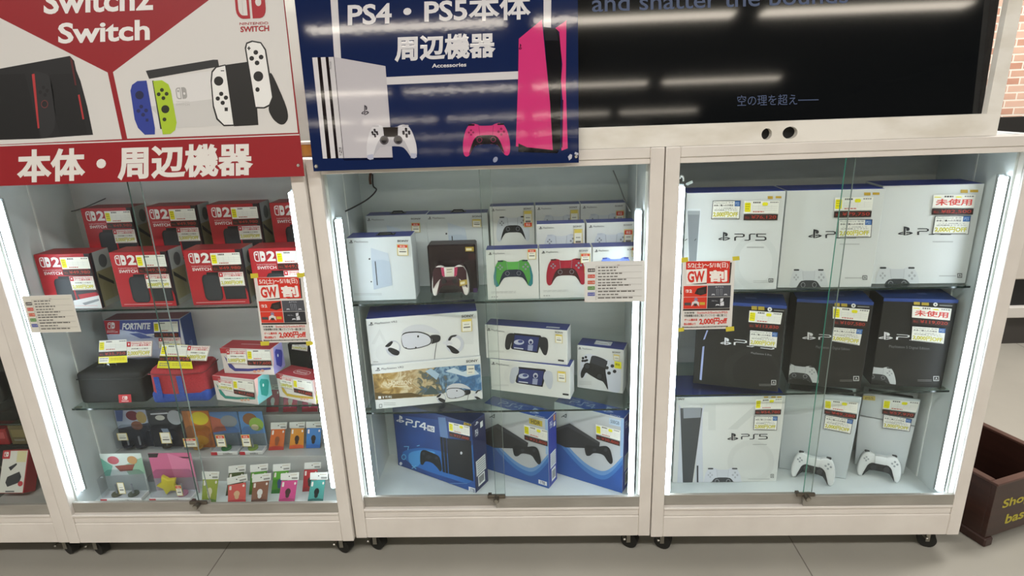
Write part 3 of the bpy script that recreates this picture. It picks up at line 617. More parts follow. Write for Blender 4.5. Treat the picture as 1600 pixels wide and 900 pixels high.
c = Carton('pro_controller_carton', 'white box with a large tilted controller picture, right end of the lower middle shelf', 'boxed controller', (901.8, 605.6), (973.3, 615.6), z, top=[(900.4, 540), (972, 546.7)], d=.062, front='#dfe0de', topc='#2f3b88')
A = c.px().crop(*K); brand(A, 736, 369, 757, 386, 765, 836, (975, 400, 1035, 410), sk=8)
A.blob([(758, 445), (796, 414), (832, 418), (950, 462), (992, 466), (1032, 502), (1040, 560), (1032, 694), (950, 686), (930, 600), (890, 572), (806, 548), (775, 592), (746, 580), (748, 520)], '#d9dce6', 2)
A.blob([(832, 420), (950, 464), (925, 520), (936, 590), (950, 684), (914, 612), (880, 602), (812, 562), (790, 545), (772, 585), (755, 588), (752, 548), (776, 500), (812, 492), (820, 470)], '#1d1e22', 2.4)
A.poly([(836, 428), (944, 468), (920, 516), (824, 478)], '#33363e', 2.8)
for x, y in ((800, 505), (885, 575)): A.ell(x, y, 26, 26, '#0f1012', 3); A.ell(x, y, 17, 17, '#33353a', 3.3)
for x, y in ((770, 447), (797, 462), (768, 466), (790, 440), (784, 466)): A.ell(x, y, 9, 9, '#1f2024', 3)
for x, y in ((938, 515), (976, 502), (992, 540), (953, 552)): A.ell(x, y, 13, 12, '#1f2024', 3)
lines(A, 745, 830, 610, 640, 3, '#c5c5c2', 1.5, .3); A.build('printed_front', c.root)
cards(c, *K, [(985, 418), (1028, 424), (1028, 464), (986, 458)], price_dot, 'price_sticker', red=False, yellow=True)
A = c.px(6).crop(*K).sub((992, 466), (1040, 474), (1040, 522), (993, 514)); A.rect(0, 0, 1, 1, '#ece61a', 2); A.text('限定', .15, .25, .8, .6, '#6a6a10', 2.5, .02); A.build('yellow_sticker', c.root)
hanger(c, .055, .095, .028, .05, '#d9dbe0')

# ---------------------------------------------------------------- middle showcase, floor
z = ZF; K = (540, 620, 3.4615)
PRO_F = noisy('navy_gradient_print', '#172f6c', '#2a5aa8', 5, .4, 2, .3, .75)
c = Carton('console_carton', 'tall dark navy console box, leftmost on the floor of the middle showcase', 'boxed game console', (622.3, 727), (743.7, 770.8), z, top=[(613.5, 641), (744.5, 646)], d=.072, front='#1c3674', topc='#16244e', side='#1b2452')
c_w = c.w
A = c.px().crop(*K)
A.poly([(262, 95), (705, 92), (705, 520), (285, 368)], PRO_F, .6)
A.blob([(300, 300), (350, 280), (430, 275), (540, 300), (640, 340), (690, 240), (700, 330), (690, 480), (560, 440), (420, 395), (330, 350)], '#2b6cbb', 1); A.blob([(340, 300), (420, 285), (500, 300), (430, 330), (380, 390), (340, 350)], '#4d9bdc', 1.4)
A.poly([(500, 110), (540, 112), (556, 225), (512, 215)], '#5e7db0', 1.2)
shapes_logo(A.sub((275, 97), (318, 103), (318, 143), (275, 136)), '#eef0f4')
wordmark(A.sub((330, 118), (438, 142), (436, 180), (330, 152)), 4, '#eef0f4', 2, .08)
A.poly([(443, 152), (482, 160), (482, 192), (443, 182)], '#eef0f4', 2); A.text('PRO', 448, 160, 477, 180, '#28407a', 2.5, .03, 6)
for q in ([(512, 215), (524, 218), (540, 410), (526, 405)], [(528, 219), (544, 222), (556, 414), (543, 411)], [(548, 223), (566, 226), (574, 418), (560, 415)]): A.poly(q, '#11131a', 2)
A.poly([(566, 226), (680, 238), (692, 456), (574, 418)], '#15171e', 2); A.ell(627, 303, 6, 8, '#d8dbe2', 2.5)
A.blob([(405, 295), (425, 284), (465, 300), (500, 315), (512, 330), (524, 395), (512, 405), (500, 385), (470, 355), (432, 345), (420, 370), (404, 362)], '#0e1016', 2.4)
A.ell(450, 325, 14, 10, '#23262e', 2.8); A.ell(492, 330, 8, 8, '#2b2e38', 2.8); A.ell(424, 305, 8, 8, '#2b2e38', 2.8)
for r_, cl in ((13, '#5fb3e6'), (9, '#2b5a9e')): A.ell(316, 325, r_, r_*1.2, cl, 2+(13-r_)*.1)
A.line([(318, 268), (342, 268), (338, 285)], 4, '#6fb9e6', 2); A.line([(360, 370), (382, 388)], 4, '#6fb9e6', 2); A.line([(382, 372), (360, 386)], 4, '#6fb9e6', 2); A.line([(388, 265), (400, 262)], 4, '#6fb9e6', 2)
A.poly([(640, 103), (686, 110), (686, 158), (640, 150)], '#d9b92e', 2); A.poly([(644, 107), (682, 113), (682, 133), (644, 126)], '#191712', 2.4); A.text('4K', 650, 110, 676, 128, '#e6c83a', 2.8, .03, 4); A.text('HDR', 646, 135, 680, 150, '#191712', 2.8, .03, 5)
A.poly([(667, 484), (710, 497), (710, 520), (667, 507)], '#eceef2', 2); A.text('1TB', 676, 492, 700, 508, '#20305e', 2.6, .02, 7); lines(A, 560, 660, 465, 480, 1, '#5d83bd', 2, .3)
A.ell(300, 360, 8, 9, '#dfe3ec', 2); A.build('printed_front', c.root)
cards(c, *K, [(560, 133), (674, 158), (676, 238), (565, 210)], price_card, digits='¥27,000')
A = c.right_unit(); shapes_logo(A.win(.18, .02, .5, .06), '#dfe3ec'); A.text('PS4', .2, .12, .42, .22, '#dfe3ec', 1.5, .02); A.rect(.6, .07, .8, .15, '#e9eaea', 1.3); A.rect(.12, .56, .85, .78, '#e3e5e2', 1.3); lines(A.win(.2, .58, .8, .77), 0, 1, 0, 1, 6, '#9a9c9a', 1.8, .4); A.rect(.2, .79, .72, .94, '#f2f2ee', 1.3)
for k in range(9): A.rect(.26+k*.045, .81, .26+k*.045+.02*(1+k % 2), .91, '#3a3c3e', 1.8)
A.build('printed_side', c.root)
K = (760, 620, 3.4615)
def slim_box(label, BR, TR, dx, dy, gb, hdr, digits, yaw):
    b = at_z(*BR, z); W = .232
    a = b-Vector((math.cos(yaw), math.sin(yaw), 0))*W; h = at_y(*TR, b.y).z-z
    c = Carton('console_carton', label, 'boxed game console', a, b, z, h=h, d=.058, front='#c6cacf', topc='#234fa6', side='#2a3a96', world=True)
    A = c.px(3).crop(*K); P = lambda *p: [(x+dx, y+dy) for x, y in p]
    A.poly(P((300, 150), (452, 142), (616, 245), (610, 278), (430, 272), (300, 225)), '#2a2c30', 2); A.poly(P((300, 150), (452, 142), (616, 245), (600, 250), (440, 160), (300, 168)), '#3c3f44', 2.4)
    A.blob(P((530, 270), (545, 258), (600, 268), (650, 262), (672, 280), (688, 350), (674, 366), (655, 345), (635, 310), (580, 300), (562, 318), (540, 318)), '#1b1d21', 2.6)
    A.ell(586+dx, 285+dy, 10, 8, '#33363c', 3); A.ell(648+dx, 285+dy, 9, 10, '#33363c', 3)
    A.line(P((408, 108), (434, 92), (432, 110), (420, 104)), 4, '#4a4d52', 2); A.build('printed_console', c.root)
    A = c.unit(); A.rect(0, 0, 1, 1, '#c3c7cc', .6)
    arc = lambda y0, dy: [(t/20, (y0+dy*math.sin(min(t/20/.68, 1)*math.pi/2)) if t < 14 else y0+dy-(dy*.75)*(1-math.cos((t/20-.68)/.32*math.pi/2))) for t in range(21)]+[(1, 1), (0, 1)]; A.poly(arc(.38, .40), '#6d9ad0', 1); A.poly(arc(.42, .42), '#3f78c0', 1.2); A.poly(arc(.50, .40), '#2857a6', 1.4); A.rect(.96, .0, 1, .5, '#9cbbe0', 1)
    if gb: A.rect(.80, .03, .96, .115, '#bcd0e4', 2); A.text('500GB', .82, .05, .94, .095, '#5d6e86', 2.4, .01)
    if hdr: A.rect(.72, .04, .92, .12, '#c3ae3c', 2); A.text('HDR', .75, .052, .89, .108, '#4a431a', 2.4, .02); A.rect(.84, .91, .97, .97, '#e8eaee', 2); A.text('1TB', .87, .92, .94, .96, '#20305e', 2.4, .02)
    A.build('printed_front', c.root)
    cards(c, *K, [(593+dx, 145+dy), (727+dx, 180+dy), (723+dx, 264+dy), (597+dx, 226+dy)], price_card, digits=digits)
    A = c.right_unit(); A.text('PS4', .2, .06, .5, .16, '#cfd6ea', 1.5, .02); A.rect(.65, .02, .85, .1, '#d08a4a', 1.3); A.rect(.65, .12, .85, .18, '#e4e5e2', 1.3); A.rect(.2, .52, .85, .74, '#dfe2e2', 1.3); lines(A.win(.25, .54, .8, .72), 0, 1, 0, 1, 6, '#9a9c9a', 1.8, .4); A.rect(.3, .76, .78, .94, '#f0f0ec', 1.3)
    for k in range(8): A.rect(.36+k*.045, .79, .36+k*.045+.02*(1+k % 2), .91, '#3a3c3e', 1.8)
    A.build('printed_side', c.root)
    A = c.top_unit(); shapes_logo(A.win(.62, .2, .82, .8), '#aebfe6', 1.2); wordmark(A.win(.2, .3, .55, .75), 4, '#9db0dc', 1.2, .06); A.text('SONY', .80, .86, .95, .97, '#dfe5f2', 1.2, .02); A.build('printed_lid', c.root)
    return c
slim_box('grey and blue console box in the middle of the three on the floor', (858, 763.6), (855.3, 656), -388, 2, False, True, '¥32,800', R(-28.5))
slim_box('grey and blue console box at the right end of the three on the floor', (972.3, 770.8), (973.8, 654.7), 0, 0, True, False, '¥30,800', R(-29))
# ================================================================== RIGHT SHOWCASE
def cero(A, x0, y0, x1, y1, col): # small age mark
    A.line([(x0, y0), (x1, y0), (x1, y1), (x0, y1), (x0, y0)], (x1-x0)*.14, col, 2); A.text('A', x0+(x1-x0)*.25, y0+(y1-y0)*.2, x1-(x1-x0)*.22, y1-(y1-y0)*.2, col, 2.3, .02)
def tags(c, ox, oy, k, q1, q2, digits, unused=False):
    cards(c, ox, oy, k, q1, price_card, digits=digits, extra='未使用' if unused else None)
    cards(c, ox, oy, k, q2, sale_card, 'discount_card')

z = SZ_R[0]; KA, KB = (1020, 230, 3), (1300, 230, 3)
yaw = R(-3.2); W_ = .262
PREV = []
def slim_white(label, BR, TRz, K, W=W_):
    b = at_z(*BR, z)
    if PREV: W = (b-PREV[-1]).length-.0085
    PREV.append(b); a = b-Vector((math.cos(yaw), math.sin(yaw), 0))*W; h = at_y(*TRz, b.y).z-z
    return Carton('console_carton', label, 'boxed game console', a, b, z, h=h, d=.10, front='#d9dcdb', topc='#3a48a0', side='#c3c6c6', world=True)
def vertical_console(A, x0, x1, xa, xb, y0, y1):
    A.poly([(x0, y0), (x0+4, y0-10), (x1, y0-10), (x1, y0), (xb, y1), (xa, y1)], '#dfe3e6', 1); A.poly([(x0+5, y0), (x1-5, y0), (xb-3, y1), (xa+3, y1)], '#888d92', 1.5); A.rect(x0+5, y0, x1-5, y0+18, '#a2a7ab', 1.8)
c = slim_white('white console box, leftmost on the top shelf of the right showcase', (1212.7, 452.7), (1229.3, 298.8), KA, .255)
A = c.px().crop(*KA); vertical_console(A, 158, 226, 170, 198, 298, 655); A.line([(128, 438), (160, 430)], 4, '#55585c', 2); A.line([(196, 437), (202, 430)], 4, '#55585c', 2)
A.ell(480, 540, 110, 130, '#d3d7d6', 1); A.ell(480, 540, 80, 100, '#dadddc', 1.3)
shapes_logo(A.sub((307, 397), (364, 397), (362, 439), (306, 439)), '#2f3136'); wordmark(A.win(385, 405, 528, 437), 5, '#2f3136'); lines(A, 440, 520, 466, 476, 1, '#b4b7b7', 2, .6)
A.rect(538, 229, 562, 242, '#c6a33a', 2); A.rect(575, 229, 602, 239, '#c6a33a', 2); cero(A, 543, 616, 562, 632, '#3a3c40'); lines(A, 470, 540, 625, 640, 2, '#b8bab9', 2, .3); A.build('printed_front', c.root)
tags(c, *KA, [(427, 250), (592, 250), (582, 341), (424, 341)], [(280, 250), (411, 249), (404, 336), (273, 336)], '¥76,120')
def half_pad(A, x0, y0, x1, y1, cut=.62): pad_art(A.win(x0, y0, x1, y1), '#cfd3d6', '#36393c', '#c9cdd1', '#a9adb1', 2, cut)
c = slim_white('white console box in the middle of the top right shelf', (1361, 449), (1382.7, 295.2), KB)
A = c.px().crop(*KA); half_pad(A, 638, 568, 822, 722, .58); shapes_logo(A.sub((728, 384), (793, 384), (790, 427), (727, 427)), '#2f3136')
wordmark(A.win(812, 393, 955, 425), 5, '#2f3136'); A.build('printed_picture', c.root)
A = c.px().crop(*KB); A.rect(150, 212, 180, 226, '#c6a33a', 2); A.rect(190, 212, 222, 223, '#c6a33a', 2); cero(A, 144, 602, 163, 620, '#3a3c40'); lines(A, 35, 128, 452, 460, 1, '#b4b7b7', 2); lines(A, 60, 140, 610, 620, 1, '#b4b7b7', 2); A.build('printed_front', c.root)
tags(c, *KB, [(12, 235), (192, 233), (180, 326), (6, 328)], [(28, 338), (187, 337), (180, 421), (24, 424)], '¥79,750')
c = slim_white('white console box at the right of the top right shelf, marked in red as unused', (1508, 443), (1536, 287.5), KB)
A = c.px().crop(*KB); half_pad(A, 198, 558, 412, 720, .52); shapes_logo(A.sub((308, 371), (380, 371), (377, 414), (307, 414)), '#2f3136'); wordmark(A.win(403, 380, 560, 410), 5, '#2f3136')
A.rect(602, 199, 635, 214, '#c6a33a', 2); A.rect(646, 199, 684, 211, '#c6a33a', 2); lines(A, 470, 566, 440, 450, 1, '#b4b7b7', 2); cero(A, 587, 592, 607, 610, '#3a3c40'); lines(A, 500, 580, 600, 610, 1, '#b4b7b7', 2); A.build('printed_front', c.root)
tags(c, *KB, [(474, 222), (670, 222), (656, 315), (462, 315)], [(480, 322), (648, 320), (636, 408), (466, 406)], '¥82,500', True)

z = SZ_R[1]; KA, KB = (1030, 430, 4.285), (1270, 430, 4.286)
def pro_box(label, BR, TR, W, yaw):
    b = at_z(*BR, z)
    a = b-Vector((math.cos(yaw), math.sin(yaw), 0))*W; h = at_y(*TR, b.y).z-z
    c = Carton('console_carton', label, 'boxed game console', a, b, z, h=h, d=.105, front='#181816', topc='#24407f', side='#1b1b1c', world=True)
    A = c.unit(); A.rect(0, -.0, 1, .035, '#2b478f', .8); A.build('blue_rim', c.root)
    A = c.top_unit(); A.rect(.55, .45, .68, .6, '#5a6fae', 1.2); A.rect(.05, .02, .95, .05, '#4a62ad', 1.2); A.build('printed_lid', c.root); return c
c = pro_box('black console box at the left of the middle right shelf, partly behind the red poster', (1215.5, 612.5), (1231.9, 478), .238, R(-16))
A = c.px().crop(*KA); A.poly([(318, 368), (328, 368), (306, 428), (294, 432)], '#aab6e6', 2); A.poly([(290, 478), (303, 474), (284, 702), (270, 698)], '#aab6e6', 2); A.ell(620, 640, 190, 150, '#20201f', 1); A.ell(640, 650, 150, 130, '#161615', 1.3)
shapes_logo(A.sub((410, 414), (484, 420), (482, 470), (408, 464)), '#e9eaee'); wordmark(A.sub((507, 428), (768, 452), (764, 498), (504, 466)), 5, '#e9eaee', 2, .045)
A.text('PlayStation 5 Pro', 615, 512, 752, 528, '#9a9b9e', 2, 0, 16); A.rect(618, 205, 655, 230, '#b7a038', 2, 2); A.rect(662, 208, 704, 232, '#b7a038', 2, 2); A.ell(740, 228, 15, 15, '#e6e6e4', 2); A.ell(740, 228, 5, 5, '#3a3a3a', 2.3); A.rect(768, 231, 836, 237, '#8a8a88', 2, 4)
cero(A, 752, 703, 780, 732, '#cfd0d0'); lines(A, 668, 750, 728, 745, 2, '#8a8a88', 2, .3); A.build('printed_front', c.root)
tags(c, *KA, [(604, 234), (824, 250), (805, 366), (594, 350)], [(606, 363), (796, 378), (786, 486), (600, 470)], '¥113,830')
def pro_pad(A, q): pad_art(A.sub(*q), '#c4c8ca', '#303234', '#bfc3c6', '#9a9ea2', 2, .74)
c = pro_box('black console box in the middle of the middle right shelf', (1344.7, 608.5), (1366.8, 472.3), .197, R(-12.5))
A = c.px().crop(*KA); pro_pad(A, [(818, 585), (1068, 612), (1066, 760), (806, 735)]); shapes_logo(A.sub((958, 378), (1050, 384), (1046, 434), (956, 430)), '#d9dadd'); A.build('printed_picture', c.root)
A = c.px().crop(*KB); wordmark(A.sub((45, 394), (300, 410), (296, 448), (42, 430)), 5, '#e2e3e6', 2, .045); A.rect(145, 184, 180, 206, '#b7a038', 2, 2); A.rect(190, 188, 230, 208, '#b7a038', 2, 2); A.ell(272, 203, 15, 14, '#e6e6e4', 2); A.ell(272, 203, 5, 5, '#3a3a3a', 2.3); A.rect(298, 205, 378, 212, '#8a8a88', 2, 4)
A.text('PlayStation 5 Digital Edition', 20, 470, 246, 492, '#77787a', 2, 0, 16); cero(A, 273, 677, 307, 705, '#cfd0d0'); lines(A, 180, 265, 700, 715, 2, '#8a8a88', 2, .3); A.build('printed_front', c.root)
tags(c, *KB, [(133, 208), (378, 228), (354, 348), (130, 328)], [(132, 343), (336, 358), (313, 471), (118, 440)], '¥107,580')
c = pro_box('black console box at the right of the middle right shelf, marked in red as unused', (1470.7, 606.9), (1496.3, 469), .187, R(-9.5))
A = c.px().crop(*KB); pro_pad(A, [(318, 592), (556, 620), (556, 770), (306, 745)]); shapes_logo(A.sub((440, 376), (537, 382), (534, 434), (438, 430)), '#e2e3e6'); wordmark(A.sub((566, 394), (830, 410), (826, 446), (562, 430)), 5, '#e2e3e6', 2, .045)
A.rect(675, 177, 716, 196, '#b7a038', 2, 2); A.rect(727, 181, 776, 200, '#b7a038', 2, 2); A.ell(820, 195, 15, 13, '#e6e6e4', 2); A.ell(820, 195, 5, 5, '#3a3a3a', 2.3); A.rect(846, 197, 934, 204, '#8a8a88', 2, 4)
A.text('PlayStation 5 Digital Edition', 510, 466, 780, 488, '#77787a', 2, 0, 16); cero(A, 808, 677, 842, 705, '#cfd0d0'); lines(A, 700, 795, 698, 714, 2, '#8a8a88', 2, .3); A.build('printed_front', c.root)
tags(c, *KB, [(664, 203), (927, 222), (908, 341), (658, 320)], [(660, 337), (890, 352), (876, 460), (652, 436)], '¥119,020', True)

z = ZF; K = (1020, 600, 3.463)
b = at_z(1213, 752.5, z); W_ = .325; a = b-Vector((W_, 0, 0))
c = Carton('console_carton', 'large white console box picturing an upright console, on the right showcase floor', 'boxed game console', a, b, z, h=at_y(1225.6, 618.5, b.y).z-z, d=.15, front='#dcdedb', topc='#3a48a0', side='#cfd2d2', world=True)
A = c.px().crop(*K); A.ell(530, 420, 128, 118, '#d5d7d4', 1); A.ell(530, 420, 98, 88, '#d9dbd8', 1.3); A.poly([(405, 245), (545, 120), (580, 120), (580, 250), (545, 250), (545, 165), (455, 245)], '#cfd2cf', 1); A.poly([(255, 110), (340, 110), (340, 250), (300, 250), (300, 150), (262, 150)], '#d2d5d2', 1)
A.text('SONY', 118, 76, 173, 87, '#3a3a3a', 2, .03)
A.poly([(137, 108), (165, 138), (162, 200), (164, 535), (132, 535), (148, 200)], '#cdd1da', 2); A.poly([(283, 106), (262, 140), (246, 260), (224, 535), (272, 535), (268, 300), (270, 160)], '#cdd1da', 2); A.poly([(148, 130), (268, 130), (242, 330), (214, 537), (162, 537), (154, 300)], '#46494d', 2.4); A.poly([(164, 128), (262, 127), (258, 180), (166, 185)], '#8f949b', 2.8)
A.rect(237, 440, 246, 535, '#3a3c42', 3)
pad_art(A.win(272, 450, 482, 600), '#d3d6df', '#3a3c40', '#cfd2da', '#b1b5bd', 3, .57)
shapes_logo(A.win(402, 264, 462, 305), '#303238'); wordmark(A.win(480, 269, 617, 298), 5, '#303238'); lines(A, 540, 616, 324, 332, 1, '#b1b3b1', 2)
for x in (600, 640, 672): A.rect(x, 66, x+24, 74, '#c6a33a', 2, -1)
cero(A, 637, 487, 652, 505, '#3a3c40'); lines(A, 515, 630, 510, 520, 1, '#c0c2c0', 2); A.build('printed_front', c.root)
tags(c, *K, [(556, 80), (700, 72), (690, 162), (550, 162)], [(548, 170), (674, 172), (668, 248), (542, 246)], '¥54,780')

# two second-hand consoles standing on the floor, each with its controller
K = (1210, 600, 3.4625)
def console(label, BL, BR, TR, dark_top, split, depth):
    a = at_z(*BL, z); b = at_z(*BR, z); e = b-a; yaw = math.atan2(e.y, e.x); W = e.length; h = min(at_y(*TR, b.y).z-z, SZ_R[1]-.012-z)
    t = thing('game_console', label, 'game console', (a.x-.010*math.sin(yaw), a.y+.010*math.cos(yaw), z+.0007), yaw)
    def flare(s):
        def f(co):
            u = co.z/h; co.y += s*.010*(u-.45)**2*2; co.x += (u*.012-.004)*(co.x/W-.3); return co
        return f
    prof = [(0, .0), (W, .0), (W*1.01, h*.5), (W, h), (.0, h*.985), (-.004, h*.5)]
    if split:
        lo = [(0, .0), (W, .0), (W*1.01, h*.645), (-.004, h*.66)]; hi = [(-.004, h*.672), (W*1.01, h*.657), (W, h), (0, h*.985)]
        for P in (lo, hi):
            mb = MB(); mb.prism(P, 0, .013, mat('#d3d9db', .35), .003, 2, flare(-1), True); mb.build('side_panel', t)
    else:
        mb = MB(); mb.prism(prof, 0, .013, mat('#c9d0d3', .35), .004, 2, flare(-1), True); mb.build('side_panel', t)
    mb = MB(); mb.prism([(x*.97+.003, y*.985) for x, y in prof], depth-.013, depth, mat('#cfd5d8', .35), .004, 2, flare(1), True); mb.build('side_panel', t)
    mb = MB(); mb.prism([(.008, .004), (W-.012, .004), (W-.008, h*.5), (W-.010, h*.972), (.012, h*.976), (.006, h*.5)], .0125, depth-.0125, mat('#1f2123', .3), .003, 2); mb.build('black_core', t)
    class Q: pass
    q = Q(); q.root = t; ux = Vector((math.cos(yaw), math.sin(yaw), 0)); F = Plane(t.location+Vector((math.sin(yaw), -math.cos(yaw), 0))*.007, ux, (0, 0, 1))
    q.px = lambda: Art(F.px, lambda p, r, l: (p, -.007-EPS*l, r)); q.W = W; q.h = h; return q
q = console('plain white console standing upright, left of the two on the floor', (1216, 733.5), (1324, 751.6), (1342.9, 623), False, False, .075)
cards(q, *K, [(272, 82), (452, 100), (443, 190), (270, 160)], price_card, digits='¥49,280'); cards(q, *K, [(276, 165), (428, 192), (411, 271), (263, 241)], sale_card, 'discount_card')
q2 = console('white console with a dark seam and black vent, right of the two on the floor', (1334, 727), (1413.6, 744), (1436.7, 626.6), True, True, .05)
A = q2.px().crop(*K); shapes_logo(A.win(455, 64, 476, 82), '#3a3d40'); A.poly([(480, 62), (546, 66), (545, 90), (478, 84)], '#d6c26a', 2); A.text('PS5', 492, 70, 535, 82, '#8d7c34', 2.4, .01); A.build('yellow_tape', q2.root)
mb = MB(); hh = q2.h; mb.prism([(q2.W*.3, hh*.965), (q2.W*.8, hh*.975), (q2.W*.98, hh*.90), (q2.W*.98, hh*.87), (q2.W*.8, hh*.93), (q2.W*.35, hh*.94)], -.004, .004, mat('#22262a', .3), .002, 2); mb.build('top_vent', q2.root)
cards(q2, *K, [(591, 82), (786, 96), (755, 184), (582, 160)], price_card, digits='¥57,970'); cards(q2, *K, [(590, 163), (745, 190), (731, 258), (583, 238)], sale_card, 'discount_card')
def floor_pad(label, Lp, Rp, lean, hf=.78):
    a = at_z(*Lp, z); b = at_z(*Rp, z); e = b-a; yw = math.atan2(e.y, e.x); W = e.length*1.10; o = a-e*.05+Vector((math.sin(yw), -math.cos(yw), 0))*.012
    return controller3d('game_controller', label, (o.x, o.y, z+.005), yw, W, W*.70, lean)
floor_pad('white controller leaning by the left console, behind the lock of the right showcase', (1237.5, 744), (1299.5, 759.5), R(9))
floor_pad('white controller standing in front of the console with the dark seam', (1340, 741.5), (1402, 754), R(9))
# ================================================================== LEFT SHOWCASE
z = SZ_L[0]+.002
BW, BH, BD = .166, .163, .075
RED, DKRED = '#b3232d', '#5f1a1f'
def red_box(label, a, yaw, seed, bundle=False, w=BW):
    c = Carton('console_carton', label, 'boxed game console', (a.x, a.y, a.z), (a.x+w*math.cos(yaw), a.y+w*math.sin(yaw), a.z), a.z, h=BH, d=BD, front=RED, topc='#8f2028', side='#7a7464', world=True)
    random.seed(seed); A = c.unit()
    A.poly([(.9, 0), (1, 0), (1, .78), (.94, .6)], '#2a2028', .7)
    pair_logo(A.win(.085, .05, .275, .23), '#eeeae8', RED); A.text('2', .30, .05, .45, .23, '#eeeae8', 2, .05)
    A.text('NINTENDO', .11, .275, .44, .30, '#e2b9b9', 2, .01); A.text('SWITCH', .11, .315, .44, .37, '#efe6e4', 2, .035)
    A.rrect(.24, .44, .56, .92, .07, '#26282c', 1.2, .1); A.rrect(.27, .46, .54, .90, .05, '#33363b', 1.5, .08)
    A.rrect(.34, .40, .90, .46, .01, '#17181b', 1); A.poly([(.58, .50), (.97, .50), (.97, .90), (.60, .90)], '#1d1e22', 1.2); A.rect(.60, .52, .95, .88, '#26282d', 1.5)
    if bundle:
        A.poly([(.0, .92), (.45, .86), (1, .76), (1, 1), (0, 1)], '#d9d9da', 1.8); A.poly([(.62, .74), (.96, .70), (.98, .86), (.66, .9)], RED, 1.7)
        A.poly([(.66, .9), (.98, .82), (.98, .86), (.7, .94)], '#8d8f94', 2)
    A.rect(.06, .945, .93, .955, '#e4b6b6', 2); A.build('printed_front', c.root)
    B = c.unit(6).win(.475, .055, .985, .375); price_card(B, digits='¥49,980', dot=False); B.build('price_card', c.root)
    B = c.unit(6).win(.555, .40, .99, .655); sale_card(B, red=True); B.build('discount_card', c.root)
    A = c.right_unit(); A.rect(0, 0, 1, .35, '#a5a8a8', 1); A.rect(0, .35, 1, 1, '#8f8668', .8); A.poly([(0, 0), (.14, 0), (.14, 1), (0, 1)], '#262129', 1.2)
    A.poly([(.2, .38), (.9, .62), (.9, .68), (.2, .46)], '#2b2927', 1.4); A.ell(.6, .2, .22, .12, '#5c5f63', 1.3); A.poly([(.3, .6), (.7, .55), (.8, .95), (.35, 1)], '#8a815f', 1.1); A.rect(.2, .9, 1, 1, '#94938a', 1.3); A.build('printed_side', c.root)
    return c
fr = [(75.5, 483), (191, 483), (303, 480), (402.5, 477)]
lbl = ['red games console box with a white swoosh, left end of the front row', 'red games console box second in the front row from the left', 'red games console box third in the front row from the left', 'red games console box at the right end of the front row, above the poster']
y0_ = .098
for i, (u, v) in enumerate(fr):
    a = at_y(u, v, y0_); a.z = z
    yw = [R(-1.5), R(-1), R(0), R(0)][i]
    if i == 3: a.x = min(a.x, -.047-BW)
    red_box(lbl[i], a, yw, 20+i, i == 0)
bk_ = [(124.4, 324.4), (225, 323.6), (322, 321.5), (420, 316.7)]
lbb = ['red games console box at the left end of the back row', 'red games console box second in the back row from the left', 'red games console box third in the back row from the left', 'red games console box at the right end of the back row']
yb_ = .222
zb_ = at_y(225, 323.6, yb_).z-BH
for i, (u, v) in enumerate(bk_):
    a = at_y(u, v, yb_); a.z = zb_
    if i == 3: a.x = min(a.x, -.046-.155)
    red_box(lbb[i], a, 0, 40+i, False, .155)
rs = thing('display_riser', 'clear plastic riser under the back row of red boxes', 'display riser', (-.846, .219, z+.0006))
mb = MB(); mb.box(0, 0, 0, .79, .075, zb_-z-.0012, ACRYL, .001); mb.build('riser_block', rs)

# ---- lower glass shelf
z = SZ_L[1]+.002; K = (100, 480, 5)
p = at_y(161, 501, .235); q = at_y(281, 500, .235)
c = Carton('console_carton', 'blue and white console box standing behind the black storage bag', 'boxed game console', (p.x, .235, z), (q.x, .235, z), z, h=p.z-z, d=.066, front='#b9c0d6', topc='#7c3040', side='#2f4c8c', world=True)
A = c.px().crop(*K); A.poly([(300, 100), (910, 95), (930, 245), (700, 225), (560, 190), (430, 215), (310, 215)], '#414f9c', .7); A.poly([(320, 220), (440, 175), (560, 195), (700, 250), (760, 330), (320, 330)], '#c3cae2', 1); A.poly([(510, 205), (590, 200), (700, 240), (600, 245)], '#5867a8', 1.3); A.poly([(640, 210), (715, 205), (720, 218), (650, 225)], '#d8d9e4', 1.5)
A.rect(312, 105, 436, 210, '#b51f2b', 1.6); pair_logo(A.win(342, 118, 398, 168), '#f2e9e8', '#b51f2b'); A.text('NINTENDO', 340, 176, 400, 183, '#eecaca', 2); A.text('SWITCH', 338, 187, 420, 198, '#f2e6e6', 2, .03)
A.text('FORTNITE', 455, 124, 672, 176, '#f1f1f4', 2, .06, -4, 6); A.poly([(900, 100), (920, 100), (945, 300), (925, 330)], '#d5d9e4', 1.5); A.build('printed_front', c.root)
cards(c, *K, [(703, 114), (892, 108), (902, 232), (712, 232)], price_card, digits='¥38,480', dot=False); cards(c, *K, [(742, 236), (914, 232), (925, 310), (745, 320)], sale_card, 'discount_card', red=True)
A = c.right_unit(); pair_logo(A.win(.35, .38, .6, .55), '#6d86c0', '#2f4c8c'); A.build('printed_side', c.root)

